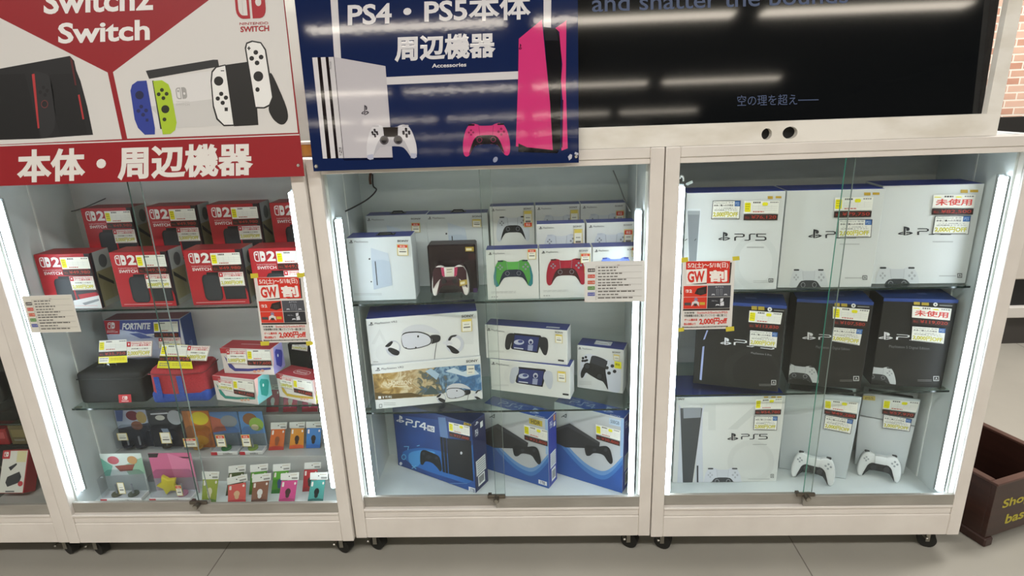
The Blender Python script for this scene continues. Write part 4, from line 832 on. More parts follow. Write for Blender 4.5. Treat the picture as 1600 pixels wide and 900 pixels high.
def soft_box(w, d, h, m, puff=.006, bev=.012, z0=0, top=1):
    b = bmesh.new(); bmesh.ops.create_cube(b, size=1)
    for v in b.verts: v.co = Vector(((v.co.x+.5)*w, (v.co.y+.5)*d, z0+(v.co.z+.5)*(h-z0)))
    bmesh.ops.bevel(b, geom=b.edges[:], offset=bev, segments=3, affect='EDGES', profile=.5)
    bmesh.ops.subdivide_edges(b, edges=[e for e in b.edges if e.calc_length() > .04], cuts=5, use_grid_fill=True)
    for v in b.verts:
        u = (v.co.x/w-.5)*2; q = (v.co.y/d-.5)*2; t = ((v.co.z-z0)/(h-z0)-.5)*2
        n = math.sin(v.co.x*90)*math.sin(v.co.z*70+1)*.0012+math.sin(v.co.x*41+v.co.z*57)*.0012
        f = max(0, (1-u*u))*max(0, 1-t*t)
        if abs(q) > .9: v.co.y += (puff*f+n)*(1 if q > 0 else -1)
        f2 = max(0, (1-q*q))*max(0, 1-t*t)
        if abs(u) > .9: v.co.x += (puff*f2+n)*(1 if u > 0 else -1)
        if t > .9: v.co.z += puff*.6*max(0, 1-u*u)*max(0, 1-q*q)+n
    mb = MB(); mb.bm(b, m, True); return mb
FAB_K = noisy('black_nylon', '#161717', '#222423', 260, .75, 2, .3, .7, (1, 1, 1), .3)
FAB_R = noisy('red_nylon', '#9c1f2a', '#ae2833', 200, .7, 2, .3, .7, (1, 1, 1), .3)
FAB_B = noisy('blue_nylon', '#1f3f96', '#2a4da6', 200, .7, 2, .3, .7, (1, 1, 1), .3)
a = at_z(125, 633, z); b = at_z(218, 631, z)
t = thing('storage_bag', 'black fabric storage bag with a small red patch on the lower glass shelf', 'storage bag', (a.x+.004, a.y+.006, z+.001), 0)
w_ = .205; d_ = .115; h_ = at_y(115, 586, a.y).z-z
soft_box(w_, d_, h_, FAB_K, .003, .010).build('bag_body', t)
mb = MB(); mb.tube([(.004, -.0025, h_-.018), (w_-.004, -.0025, h_-.018), (w_+.0025, .004, h_-.018), (w_+.0025, d_-.004, h_-.018)], .0018, mat('#2b2d2c', .6)); mb.build('zip_seam', t)
F = Plane((a.x+.004, a.y, z), (1, 0, 0), (0, 0, 1)); A = Art(F.px, lambda x, y, l: (x, -.0075-EPS*l, y)).crop(*K)
P = [(428, 684), (526, 680), (532, 742), (434, 748)]; A.poly(P, '#c01f2c', 1); pair_logo(A.win(460, 694, 500, 722), '#f2e4e2', '#c01f2c'); A.text('SWITCH', 455, 728, 508, 738, '#f2e4e2', 2, .02); A.build('logo_patch', t)
mb = MB(); mb.tube([(.06, .05, h_+.003), (.062, .05, h_+.012), (.098, .05, h_+.012), (.10, .05, h_+.003)], .0016, mat('#8d9394', .4)); mb.build('carry_handle', t)
bag = (a.x+.004, a.y+.006, h_)
a2 = at_z(240, 633, z)
t = thing('storage_bag', 'red and blue fabric storage bag beside the black one', 'storage bag', (a2.x, a2.y+.008, z+.001), R(3))
w2, h2, d2 = .166, .112, .10
soft_box(w2, d2, h2, FAB_R, .005, .016).build('bag_body', t)
soft_box(w2+.004, d2+.004, h2*.36, FAB_B, .003, .010, .0003).build('lower_band', t).location = (-.002, -.002, 0)
for xa in (.018, .085):
    mb = MB(); mb.box(xa, -.0088, h2*.2, xa+.016, -.0058, h2*.82, FAB_B, .001); mb.build('strap', t)
mb = MB(); mb.tube([(.002, -.003, h2-.012), (w2*.5, -.0065, h2-.016), (w2-.002, -.003, h2-.014), (w2+.004, .01, h2-.014), (w2+.004, d2-.01, h2-.012)], .0018, mat('#7d1620', .6)); mb.build('zip_seam', t)
mb = MB(); mb.tube([(.12, .05, h2), (.125, .05, h2+.014), (.155, .05, h2+.014), (.16, .05, h2)], .004, FAB_R); mb.build('carry_handle', t)

def price_sign(label, base, yaw_, planeY, quads, low):
    t = thing('price_sign', label, 'price sign', base, 0)
    F = Plane((base[0], planeY, base[2]), (1, 0, 0), (0, 0, 1))
    out = lambda x, y, l: (x, planeY-base[1]-EPS*l, y)
    def slab(q, col):
        A = Art(F.px, lambda x, y, l: (x, planeY-base[1], y)).crop(*K); pts = [A.mp(*p) for p in q]
        mb = MB(); mb.prism([(x, y) for x, y in pts], planeY-base[1]+.0012, planeY-base[1]-.0002, mat(col, .5)); return mb
    A = Art(F.px, out).crop(*K)
    o = slab(quads[0], '#f0e84a' if low else '#f0efe6').build('price_card', t)
    B = A.sub(*quads[0]).win(0, 0, 1, .70); price_card(B, digits='¥35,750', dot=False); B2 = Art(A.sub(*quads[0]).mp, A.out, B.mb)
    B2.rect(0, .70, 1, 1, '#ece41e', 2); B2.rect(.02, .74, .36, .97, '#f1efe6' if not low else '#d9cf22', 2.4); lines(B2, .05, .33, .77, .95, 2, '#7d7d78', 2.8, .4)
    lines(B2, .42, .95, .78, .92, 2, '#c9b918', 2.4, .5); B.build('printed_price', t)
    slab(quads[1], '#efe9e2').build('discount_card', t); B = A.fresh().sub(*quads[1]); sale_card(B, red=True); B.build('printed_discount', t)
    mb = MB(); mb.box(.0, planeY-base[1]+.002, 0, .05, planeY-base[1]+.02, .002, ACRYL); mb.box(0, planeY-base[1]+.0015, 0, .05, planeY-base[1]+.003, .02, ACRYL); mb.build('clear_clip', t)
    return t
py = bag[1]+.03
f0 = at_y(154, 568, py)
zsb = z+h_+.0035
price_sign('price and discount cards standing on the black storage bag', (at_y(156, 568, py).x-.022, py, z+bag[2]+.0052), 0, py, [[(276, 262), (489, 252), (495, 430), (270, 440)], [(489, 268), (692, 262), (685, 384), (489, 392)]], False)
py2 = a2.y+.012
price_sign('price and discount cards leaning on the red and blue bag', (at_y(255, 575, py2).x, py2, z+h2+.0075), 0, py2, [[(768, 292), (968, 296), (1006, 480), (728, 474)], [(968, 298), (1140, 303), (1113, 420), (945, 415)]], True)

K = (320, 520, 7.5)
def lite(label, BL, BR, tops, z, col, sidec, slab_side, q1, q2, edge, logo_top=False):
    c = Carton('handheld_carton', label, 'boxed handheld console', BL, BR, z, top=tops, d=.066, front='#dcd3d0', topc='#b02936', side=sidec)
    A = c.unit(); A.rect(0, 0, .2, .2, '#b3222e', 1); A.poly([(.06, .3), (.12, .75), (.22, .90), (.50, .88), (.95, .78), (.95, .70), (.5, .78), (.24, .78)], col, 1.2); A.poly([(.24, .76), (.6, .74), (.9, .68), (.9, .4), (.2, .4)], '#e8e2df', 1.1)
    for x in (.62, .70, .78): A.ell(x, .88-(x-.62)*.3, .035, .05, '#d9a68c', 1.6)
    A.build('printed_front', c.root)
    cards(c, *K, q1, sale_card, 'discount_card', red=True); cards(c, *K, q2, price_card, digits='¥17,600', dot=False)
    A = c.right_unit(); A.poly([(0, 0), (.25, 0), (.1, .6), (0, .7)], '#e9bcb6', 1); A.poly([(.3, .2), (.42, .12), (.85, .3), (.9, .42), (.72, .85), (.6, .9), (.28, .7)], slab_side, 1.3); A.ell(.5, .4, .05, .06, '#e8f0f0', 1.7); A.build('printed_side', c.root)
    A = c.top_unit()
    if logo_top: A.rrect(.3, .3, .72, .7, .1, '#e9d3d3', 1.2, .2); A.rrect(.315, .34, .705, .66, .09, '#b02936', 1.5, .16); A.text('Nintendo', .36, .40, .66, .6, '#e9d3d3', 1.8, .02)
    else: A.rect(.3, .45, .75, .52, '#dcb2b2', 1.2)
    A.build('printed_lid', c.root); return c
c = lite('handheld console box with a teal picture, lower of the stack of two', (339, 625), (404, 633), [(333, 585.5), (399, 595)], z, '#2e8c7c', '#86ccd0', '#1e968e', [(165, 532), (330, 548), (350, 692), (166, 655)], [(335, 545), (576, 572), (595, 755), (352, 706)], '')
lite('handheld console box with a violet picture, on top of the teal one', (351, 583.5), (429, 586.5), [(345, 545.5), (425, 545)], z+c.h+.0008, '#3a3f8c', '#a9a4dc', '#3b3f9e', [(256, 194), (490, 190), (508, 366), (270, 356)], [(496, 195), (784, 190), (800, 380), (513, 375)], '')
lite('handheld console box with a yellow picture and an oval logo on its red lid', (437, 620), (494, 632.5), [(431, 585.5), (489, 593)], z, '#c9a82e', '#e6dc72', '#e8d43a', [(886, 492), (1036, 520), (1050, 668), (890, 630)], [(1042, 537), (1262, 567), (1275, 745), (1056, 690)], '', True)
p = at_y(449, 538, .235); q = at_y(497, 538, .235)
c = Carton('console_carton', 'black box behind the yellow handheld box, partly behind the poster', 'boxed game console', (p.x, .235, z), (min(q.x, -.048), .235, z), z, h=p.z-z, d=.06, front='#161617', world=True)
A = c.px().crop(*K); A.rect(940, 400, 1200, 410, '#8a1c24', 1); A.build('printed_front', c.root)
cards(c, *K, [(1020, 90), (1208, 100), (1208, 215), (1022, 188)], sale_card, 'discount_card', red=True)

# ---- figure packs and card packs on the stepped base
CL = glass('clear_blister', (.90, .91, .93), 1.45, .04)
def figure_pack(label, BL, BR, z, h, cardc, patches, disc, red=False, depth=.042, sticker=None, star=False, base=True):
    a = at_z(*BL, z); b = at_z(*BR, z); W = (b-a).length; yw = 0
    t = thing('figure_pack', label, 'boxed figure', (a.x, a.y, z+.0008), yw)
    mb = MB(); mb.box(0, depth, 0, W, depth+.0012, h, mat(cardc, .45)); mb.build('backing_card', t)
    A = Art(lambda x, y: (x*W, (1-y)*h), lambda p, r, l: (p, depth-EPS*l, r))
    for s in patches:
        if s[0] == 'e': A.ell(*s[1:5], s[5], 1.2+.3*patches.index(s))
        else: A.poly(s[1], s[2], 1.0+.2*patches.index(s))
    A.build('printed_card', t)
    if base:
        mb = MB(); mb.box(.002, .001, 0, W-.002, depth-.001, .012, mat('#d4d4d2', .45), .001); mb.build('pack_base', t)
        A = Art(lambda x, y: (.002+x*(W-.004), (1-y)*.012), lambda p, r, l: (p, .001-EPS*l, r)); A.rect(0, 0, .24 if W < .1 else .16, 1, '#b52a35', 1)
        A.text('amiibo', .45, .25, .8, .8, '#5a5a5c', 1.4, .02); A.build('printed_base', t)
    hb = h*.62
    mb = MB(); mb.prism([(.004, .0125), (W-.004, .0125), (W-.004, hb-.012), (W-.016, hb), (.016, hb), (.004, hb-.012)], .004, depth-.001, CL, .003, 2); mb.build('clear_blister', t)
    for k, cx in enumerate(disc):
        mb = MB(); mb.cyl((cx*W, depth*.5, .0128), (cx*W, depth*.5, .018), .016, mat(disc[cx], .5), 20); mb.build('stand_disc', t)
        mb = MB(); mb.cyl((cx*W, depth*.5, .018), (cx*W, depth*.5, .05), .003, mat('#8e9298', .4), 8); mb.build('support_peg', t)
    if star:
        mb = MB(); P = []
        for k in range(10):
            r_ = .036 if k % 2 == 0 else .021; an = math.pi/2+k*math.pi/5+.35; P.append((W*.42+r_*math.cos(an), .048+r_*math.sin(an)))
        mb.prism(P, depth*.35, depth*.7, mat('#d9c93a', .4), .004, 3, None, True); mb.build('yellow_star', t)
    if sticker:
        A = Art(lambda x, y: (x*W, (1-y)*h), lambda p, r, l: (p, .0035-EPS*l, r)).win(*sticker); price_dot(A, red=red); A.build('price_sticker', t)
    return t
zs1, zs2 = .263, .373
FZ = [('wide figure pack with dark clear blister, left end of the upper step', (180, 708), (229, 708), '#3a4058', [('p', [(0, 0), (1, 0), (1, .35), (0, .5)], '#b9c1d8'), ('p', [(.05, 0), (.3, 0), (.2, .3), (.02, .3)], '#6478b8'), ('e', .55, .15, .2, .13, '#7a2a3c'), ('e', .82, .2, .16, .16, '#b59a5e'), ('e', .62, .42, .18, .12, '#8c5a48'), ('p', [(0, .5), (1, .4), (1, 1), (0, 1)], '#2b3042')], {.35: '#1d2130', .72: '#1d2130'}, (.18, .47, .5, .67)),
      ('figure pack with a black card and a pale grey patch, second on the upper step', (231, 708.5), (284, 709), '#22242b', [('p', [(.1, .08), (.6, .06), (.6, .1), (.1, .12)], '#c9cbd0'), ('e', .35, .2, .14, .07, '#cfcdc4'), ('e', .78, .2, .22, .2, '#a9adb4'), ('p', [(0, .45), (1, .5), (1, 1), (0, 1)], '#2c2d38'), ('p', [(.3, .5), (.5, .5), (.58, .8), (.42, .8)], '#b7c4da')], {.5: '#3a3328'}, (.45, .45, .75, .75)),
      ('orange figure pack with a round yellow disc, third on the upper step', (286, 710), (327, 710), '#c8752f', [('p', [(0, 0), (.2, 0), (.3, 1), (0, 1)], '#a8632c'), ('e', .62, .2, .34, .18, '#d8c52e'), ('e', .5, .8, .3, .14, '#d9a02c')], {.5: '#b98a2e'}, (.1, .58, .6, .82)),
      ('blue figure pack with a grey and red patch, fourth on the upper step', (329, 712), (372, 712), '#5a7fb2', [('p', [(0, .1), (.4, .2), (.5, .5), (0, .55)], '#b0604a'), ('e', .65, .25, .3, .16, '#83868c'), ('p', [(0, .6), (1, .55), (1, 1), (0, 1)], '#6d7880')], {.5: '#2c7a38'}, (.3, .46, .62, .78)),
      ('blue figure pack with a green and cream patch, right end of the upper step', (374, 711.5), (412, 710), '#5b8cc4', [('e', .45, .2, .3, .16, '#8a5a34'), ('e', .68, .34, .3, .18, '#8fae4a'), ('e', .6, .42, .16, .08, '#d9c9a4'), ('p', [(0, .62), (1, .58), (1, 1), (0, 1)], '#7d8a92')], {.5: '#8aa04a'}, (.2, .46, .56, .78))]
for i, (lb, BL, BR, cc, pt, dc, stk) in enumerate(FZ):
    figure_pack(lb, BL, BR, zs1, .138, cc, pt, dc, i > 1, .040, stk, False, i > 2)
figure_pack('wide figure pack with a pale green and white card, left end of the floor', (157, 785.5), (221, 785.5), ZF, .148, '#c9d4cf', [('p', [(0, .1), (.25, .3), (.1, .6), (0, .6)], '#6fae9c'), ('p', [(.5, .3), (1, .1), (1, .6), (.6, .55)], '#8fb39a'), ('e', .3, .16, .14, .1, '#b0525c'), ('e', .76, .16, .12, .1, '#b98d5c'), ('p', [(.3, .3), (.8, .26), (.7, .42), (.4, .44)], '#8a4a40'), ('p', [(0, .55), (1, .5), (1, 1), (0, 1)], '#a9b0ac')], {.32: '#5d5a44', .72: '#55594a'}, False, .046, (.5, .52, .66, .80))
figure_pack('pink figure pack with a yellow star, beside the pale green pack', (233, 785), (300, 784), ZF, .148, '#c9688f', [('p', [(.0, .0), (.25, .0), (.2, .1), (0, .1)], '#1f1a1e'), ('p', [(.5, .08), (.95, .1), (.95, .13), (.5, .12)], '#3a2430'), ('p', [(.45, .0), (1, .2), (1, .6), (.5, .6)], '#d87fa4'), ('p', [(0, .62), (1, .6), (1, 1), (0, 1)], '#b3a4ac')], {.72: '#c9879f'}, True, .046, (.68, .6, .82, .86), True)

def card_pack(label, hdr, body, col, zb, low, icon='#2c2622', lean=10, y=None):
    """hdr: TL TR BR BL pixels of the white header; body: the same of the coloured sleeve"""
    BL, BR = body[3], body[2]
    a = at_z(*BL, zb); b = at_z(*BR, zb)
    if y is not None: a = at_y(*BL, y); b = at_y(*BR, y); a.z = b.z = zb
    t = thing('card_pack', label, 'card pack', (a.x, a.y, zb+.001), 0); t.rotation_euler = (R(-lean), 0, math.atan2(b.y-a.y, b.x-a.x))
    yw = t.rotation_euler.z; n = Vector((-math.sin(yw), math.cos(yw), 0))
    F = Plane(t.location, (math.cos(yw), math.sin(yw), 0), n*math.sin(R(lean))+Vector((0, 0, math.cos(R(lean)))))
    f = lambda P: [(lambda q: (q[0], max(q[1], .0)))(F.px(*p)) for p in P]
    mb = MB(); mb.prism(f(body), 0, .0016, mat(col, .25)); mb.build('card_sleeve', t)
    A = Art(lambda u, v: (lambda q: (q[0], max(q[1], 0)))(F.px(u, v)), lambda p, r, l: (p, -EPS*l, r)).sub(*body)
    A.poly([(0, .84), (.3, .80), (.7, .80), (1, .84), (1, 1), (0, 1)], low, 1); A.ell(.5, .5, .17, .16, icon, 1.3); A.ell(.5, .66, .12, .12, icon, 1.5); A.rrect(.07, .05, .2, .26, .03, '#e6dcd4', 1.3); A.ell(.88, .13, .06, .06, '#e6dcd4', 1.3)
    A.build('printed_sleeve', t)
    mb = MB(); mb.prism(f(hdr), -.0004, .002, mat('#dfdfda', .5)); mb.build('header_card', t)
    A = Art(F.px, lambda p, r, l: (p, -.0004-EPS*l, r)).sub(*hdr); A.ell(.48, .45, .035, .09, '#2a2a2a', 1); A.rect(.62, .6, .95, .85, '#8c8c88', 1); lines(A, .55, .9, .2, .4, 1, '#b5a58c', 1); A.build('printed_header', t)
    return t
def q8(ox, oy, k, *pts): return [(ox+x/k, oy+y/k) for x, y in pts]
g = lambda *p: q8(330, 630, 5.295, *p)
card_pack('orange card pack, leftmost of three on the upper step', g((494, 162), (628, 158), (624, 212), (492, 216)), g((500, 216), (612, 212), (598, 388), (474, 392)), '#c4622a', zs1, '#a8322c', '#8a4a24')
card_pack('amber card pack with a dark picture, middle of three on the upper step', g((648, 158), (778, 152), (774, 206), (648, 206)), g((662, 210), (768, 208), (764, 374), (645, 380)), '#cf8a30', zs1, '#c9562c', '#3c2a20')
card_pack('blue card pack with a dark picture, right of three on the upper step', g((784, 154), (914, 150), (918, 204), (784, 204)), g((792, 208), (910, 206), (900, 372), (784, 374)), '#3f7fc4', zs1, '#1f5fae', '#221c1e')
for nm, xs, cc in (('dark red card pack, leftmost of three at the back of the top step', (455, 556), '#9c2434'), ('pink card pack, middle of three at the back of the top step', (594, 708), '#c43a6c'), ('magenta card pack, right of three at the back of the top step', (750, 880), '#b82a5e')):
    x0, x1 = xs; card_pack(nm, g((x0+12, -155), (x1+12, -157), (x1+10, -115), (x0+10, -112)), g((x0+8, -110), (x1+8, -112), (x1, 70), (x0, 74)), cc, zs2, '#8a1c2c', '#d8d0cc', 6, .262)
card_pack('olive card pack behind the coral one', g((144, 522), (286, 508), (284, 566), (142, 578)), g((148, 578), (270, 568), (262, 758), (120, 768)), '#4d5a36', ZF, '#3a3f2a')
card_pack('green card pack behind the brown one', g((322, 514), (470, 500), (468, 556), (322, 572)), g((330, 574), (462, 560), (440, 748), (312, 760)), '#5f9a3e', ZF, '#3f7a2c', '#dfe0d4')
card_pack('green card pack behind the pink one', g((512, 508), (655, 498), (652, 554), (510, 566)), g((518, 566), (640, 556), (615, 744), (496, 750)), '#5ea43c', ZF, '#2f7a30', '#3a5a7c')
card_pack('red card pack behind the teal one', g((772, 492), (908, 486), (906, 540), (770, 544)), g((770, 552), (880, 550), (868, 726), (754, 734)), '#c03a40', ZF, '#9c2a30')
card_pack('coral card pack at the left of the front row', g((130, 622), (296, 586), (300, 640), (134, 676)), g((140, 682), (286, 656), (284, 826), (138, 832)), '#d4605a', ZF, '#b0343a', '#d8b08a', 6)
card_pack('brown card pack second in the front row', g((342, 594), (496, 578), (492, 636), (338, 656)), g((346, 654), (478, 640), (460, 826), (328, 830)), '#8a5f4c', ZF, '#5c3d30', '#e0ddd8', 6)
card_pack('pink card pack third in the front row', g((576, 584), (726, 574), (722, 634), (574, 636)), g((582, 644), (714, 638), (688, 822), (556, 826)), '#d0508c', ZF, '#a83468', '#4a3430', 6)
card_pack('teal card pack with a black picture at the right of the front row', g((820, 576), (968, 572), (964, 632), (818, 632)), g((826, 640), (944, 636), (924, 824), (796, 826)), '#4fa09a', ZF, '#1f5f5c', '#161a1c', 6)
g2 = lambda *p: q8(150, 630, 5.295, *p)
card_pack('yellow green card pack beside the pink figure pack', g2((876, 568), (1020, 568), (1012, 628), (882, 630)), g2((884, 628), (1012, 626), (990, 832), (874, 834)), '#9aa84a', ZF, '#5a7a34', '#d8d2b0', 6)

# ================================================================== items in the cut-off showcase
zf2 = .17
pa = at_z(4, 779, zf2); pb = at_z(39, 778, zf2)
t = thing('dock_carton', 'white and red charger box leaning back in the cut-off left showcase', 'boxed charger', (pa.x, pa.y-.01, zf2+.0265), 0); t.rotation_euler = (R(-28), 0, 0)
W_ = .085; H_ = .135
mb = MB(); mb.box(0, 0, 0, W_, .05, H_, mat('#b8222e', .4), .002, 1, lambda n: mat('#dcd9d2', .45) if n.y < -.8 else mat('#b8222e', .4)); mb.build('carton_body', t)
A = Art(lambda x, y: (x*W_, (1-y)*H_), lambda p, r, l: (p, -EPS*l, r)); A.rect(0, 0, .3, .2, '#b8222e', 1); pair_logo(A.win(.06, .04, .24, .15), '#f0e4e2', '#b8222e'); A.rect(.58, .02, .95, .28, '#d8d0a0', 1)
A.poly([(.3, .62), (.75, .5), (.85, .62), (.8, .75), (.35, .85), (.25, .75)], '#23262c', 1); A.poly([(.3, .4), (.6, .3), (.62, .34), (.4, .48)], '#23262c', 1); A.ell(.85, .78, .1, .06, '#c0303a', 1.4); A.rect(.3, .94, .65, .97, '#55575a', 1); A.build('printed_front', t)
s = MB(); s.box(-1.19, .046, zf2+.0006, -.947, .2, zf2+.002, mat('#b5b2ac', .6)); tag(s.build('paper_sheet'), 'white paper sheet under the charger box in the cut-off showcase', 'paper')
def plain_box(label, x0, y0, zz, w, d, h, col, topc, lid):
    t = thing('accessory_carton', label, 'boxed accessory', (x0, y0, zz+.0008)); mb = MB(); mb.box(0, 0, 0, w, d, h, mat(col, .4), .002, 1, lambda n: mat(topc, .4) if n.z > .8 else mat(col, .4)); mb.build('carton_body', t)
    A = Art(lambda x, y: (x*w, (1-y)*h), lambda p, r, l: (p, -EPS*l, r)); A.rect(.1, .2, .9, .6, lid, 1); A.rect(.15, .7, .6, .8, '#8a8378', 1); A.build('printed_front', t); return t
plain_box('dark box behind the charger box in the cut-off showcase', -1.35, .222, zf2, .40, .075, .115, '#1a1a1b', '#242426', '#2c2d31')
plain_box('small olive brown box on the dark box in the cut-off showcase', -1.226, .226, zf2+.1158, .082, .06, .072, '#6a5c3c', '#574b33', '#8a7a52')
plain_box('small red box beside the olive brown one in the cut-off showcase', -1.325, .226, zf2+.1158, .09, .06, .06, '#a3222a', '#7d1a20', '#c9565a')
t = thing('plastic_bag', 'clear plastic bag with dark contents on the shelf of the cut-off showcase', 'plastic bag', (-1.30, .13, .4562))
soft_box(.185, .09, .15, glass('clear_bag', (.80, .82, .84), 1.5, .08), .012, .02).build('clear_bag', t)
soft_box(.14, .05, .10, mat('#1d1d1f', .4), .008, .012).build('dark_contents', t).location = (.02, .02, .022)
# ================================================================== SIGN BOARDS
TILT = R(3.3); sn, cs = math.sin(TILT), math.cos(TILT)
def glossy_print(name, h, rough=.05):
    m = bpy.data.materials.new(name); m.use_nodes = True; nt = m.node_tree; b = nt.nodes['Principled BSDF']
    b.inputs['Base Color'].default_value = lin(h); b.inputs['Roughness'].default_value = .4
    b.inputs['Specular IOR Level'].default_value = 0; b.inputs['Coat Weight'].default_value = 1; b.inputs['Coat Roughness'].default_value = rough
    tc = nt.nodes.new('ShaderNodeTexCoord'); nz = nt.nodes.new('ShaderNodeTexNoise'); nz.inputs['Scale'].default_value = 55; nz.inputs['Detail'].default_value = 2
    bp = nt.nodes.new('ShaderNodeBump'); bp.inputs['Strength'].default_value = .06; bp.inputs['Distance'].default_value = .0006
    nt.links.new(tc.outputs['Object'], nz.inputs['Vector']); nt.links.new(nz.outputs['Fac'], bp.inputs['Height']); nt.links.new(bp.outputs[0], b.inputs['Coat Normal'])
    return m
_gl = {}
def GL(h):
    if h not in _gl: _gl[h] = glossy_print('laminate_'+h.lstrip('#'), h)
    return _gl[h]
class GArt(Art):
    def put(s, pts, faces, col, layer):
        return Art.put(s, pts, faces, GL(col) if isinstance(col, str) and s.gloss else col, layer)
    gloss = True
    def crop(s, ox, oy, k): r = GArt(lambda x, y: s.mp(ox+x/k, oy+y/k), s.out, s.mb); r.gloss = s.gloss; return r
    def sub(s, *q): b = Art.sub(s, *q); r = GArt(b.mp, b.out, b.mb); r.gloss = s.gloss; return r
def board(label, name, x0, x1, zb, yb, H, col, gloss):
    t = thing(name, label, 'sign board', (x0, yb, zb)); t.rotation_euler = (-TILT, 0, 0)
    mb = MB(); mb.box(0, 0, 0, x1-x0, .003, H, GL(col) if gloss else mat(col, .45), .0004); mb.build('board_panel', t)
    F = Plane((x0, yb, zb), (1, 0, 0), (0, sn, cs))
    A = GArt(lambda u, v: (lambda q: (min(max(q[0], .0005), x1-x0-.0005), min(max(q[1], .0005), H-.0005)))(F.px(u, v)), lambda p, r, l: (p, -.00025*l, r)); A.gloss = gloss
    return t, A, F
def screw(t, F, u, v):
    a, b = F.px(u, v); mb = MB(); mb.cyl((a, .001, b), (a, -.004, b), .005, SCREW, 14, .0035); mb.build('screw', t)
yr = -.0355
xr = at_y(475.5, 275, yr).x; zr_ = at_y(475.5, 275, yr).z
RB = '#940e1a'
t, A, F = board('red and white sign board over the left showcase', 'sign_board', -.895, xr, zr_-.0005, yr, .62, RB, False)
A = A.crop(0, 0, 3)
W0 = '#d9d6d2'
A.poly([(-500, -170), (0, 84), (505, 340), (572, 652), (-100, 682), (-600, 705)], W0, 1); A.poly([(-520, -900), (-100, -900), (-100, 0), (-520, -200)], W0, .8)
A.poly([(530, 338), (1000, -15), (1180, -160), (1310, -160), (1328, 0), (1397, 622), (597, 650)], W0, 1)
A.poly([(-100, 684), (1420, 628), (1420, 633), (-100, 690)], W0, 1)
A.text('Switch2', 205, -48, 718, 68, '#ece9e6', 2, .035, -20); A.text('Switch', 273, 108, 703, 206, '#ece9e6', 2, .035, -18)
A.text('本体・周辺機器', 80, 702, 1187, 862, '#e4e0da', 2, .045, -36)
K_ = '#1b1b1d'
A.poly([(-700, 440), (0, 322), (328, 262), (348, 285), (358, 330), (378, 380), (410, 500), (437, 632), (285, 642), (190, 650), (0, 656), (-700, 680)], K_, 1.3)
A.poly([(-700, 470), (0, 350), (118, 346), (190, 648), (0, 656), (-700, 680)], '#0f0f11', 1.6)
A.blob([(150, 340), (170, 333), (230, 350), (250, 400), (265, 560), (250, 620), (215, 648), (190, 648)], '#262628', 2)
A.poly([(150, 348), (163, 346), (186, 600), (178, 602)], '#b23436', 2.4); A.poly([(366, 445), (374, 443), (396, 558), (388, 560)], '#b23436', 2.4); A.poly([(328, 265), (340, 280), (360, 400), (352, 400)], '#5a1c1e', 2.2)
A.ell(210, 488, 17, 19, '#6d3030', 2.6); A.ell(210, 488, 13, 15, '#19191b', 2.9)
for x, y in ((205, 410), (222, 425), (190, 432), (212, 445)): A.ell(x, y, 8, 9, '#151517', 2.6)
A.poly([(232, 350), (345, 345), (370, 450), (410, 630), (285, 640), (262, 560)], '#131315', 1.7)
# right picture: white handheld with its loose side grips
A.poly([(684, 332), (1000, 280), (1022, 280), (1028, 312), (700, 370)], '#2b2b2c', 2); A.poly([(686, 372), (1000, 332), (1040, 585), (830, 600), (730, 604)], '#dedcda', 1.6); A.poly([(700, 500), (1030, 460), (1040, 588), (800, 602)], '#cfcdca', 1.8)
pl_ = A.sub((822, 412), (872, 408), (880, 462), (830, 466)); pair_logo(pl_, '#a4a29f', '#dedcda', 2.2); A.text('NINTENDO', 826, 474, 888, 480, '#b9b7b4', 2.2); A.text('SWITCH', 826, 485, 890, 495, '#b9b7b4', 2.2, .02)
A.poly([(612, 425), (620, 398), (645, 380), (688, 378), (727, 600), (727, 630), (680, 632), (648, 600), (632, 560)], '#2a3c94', 2.2); A.ell(655, 446, 20, 20, '#1c2148', 2.6)
for x, y in ((663, 500), (650, 520), (686, 518), (672, 538)): A.ell(x, y, 9, 9, '#1f2658', 2.6)
A.rect(684, 556, 697, 570, '#1f2658', 2.6)
A.poly([(714, 378), (722, 378), (762, 605), (752, 605)], '#2a2a2a', 2.0)
A.poly([(718, 380), (760, 376), (790, 395), (802, 425), (829, 575), (822, 610), (800, 628), (764, 630)], '#aac62a', 2.2); A.ell(776, 512, 19, 19, '#24281a', 2.6)
for x, y in ((760, 422), (745, 442), (782, 440), (767, 460), (772, 560)): A.ell(x, y, 9, 9, '#2c3018', 2.6)
A.poly([(1055, 305), (1160, 290), (1205, 500), (1212, 586), (1098, 592)], '#1d1c1b', 2)
A.poly([(988, 380), (992, 335), (1012, 312), (1058, 302), (1100, 590), (1050, 592), (1015, 560), (998, 500)], '#1f1e1d', 2.2); A.poly([(994, 385), (998, 340), (1016, 318), (1056, 308), (1095, 584), (1052, 585), (1022, 555), (1004, 495)], '#ecebe8', 2.5)
A.ell(1026, 380, 22, 22, '#1f1e1d', 2.9)
for x, y in ((1038, 440), (1022, 462), (1060, 458), (1045, 482)): A.ell(x, y, 10, 10, '#1f1e1d', 2.9)
A.rect(1054, 504, 1069, 521, '#1f1e1d', 2.9); A.rect(1036, 330, 1052, 334, '#1f1e1d', 2.9)
A.blob([(1262, 345), (1275, 340), (1345, 500), (1353, 555), (1335, 583), (1312, 585), (1280, 560), (1255, 510), (1278, 470)], '#1d1c1b', 2.1)
A.poly([(1148, 225), (1155, 200), (1182, 190), (1225, 198), (1248, 232), (1283, 455), (1268, 496), (1240, 509), (1194, 508)], '#1f1e1d', 2.2); A.poly([(1155, 228), (1160, 206), (1184, 197), (1222, 204), (1242, 236), (1276, 455), (1262, 490), (1238, 502), (1200, 501)], '#ecebe8', 2.5)
A.ell(1212, 358, 23, 24, '#1f1e1d', 2.9); A.ell(1208, 420, 10, 11, '#1f1e1d', 2.9)
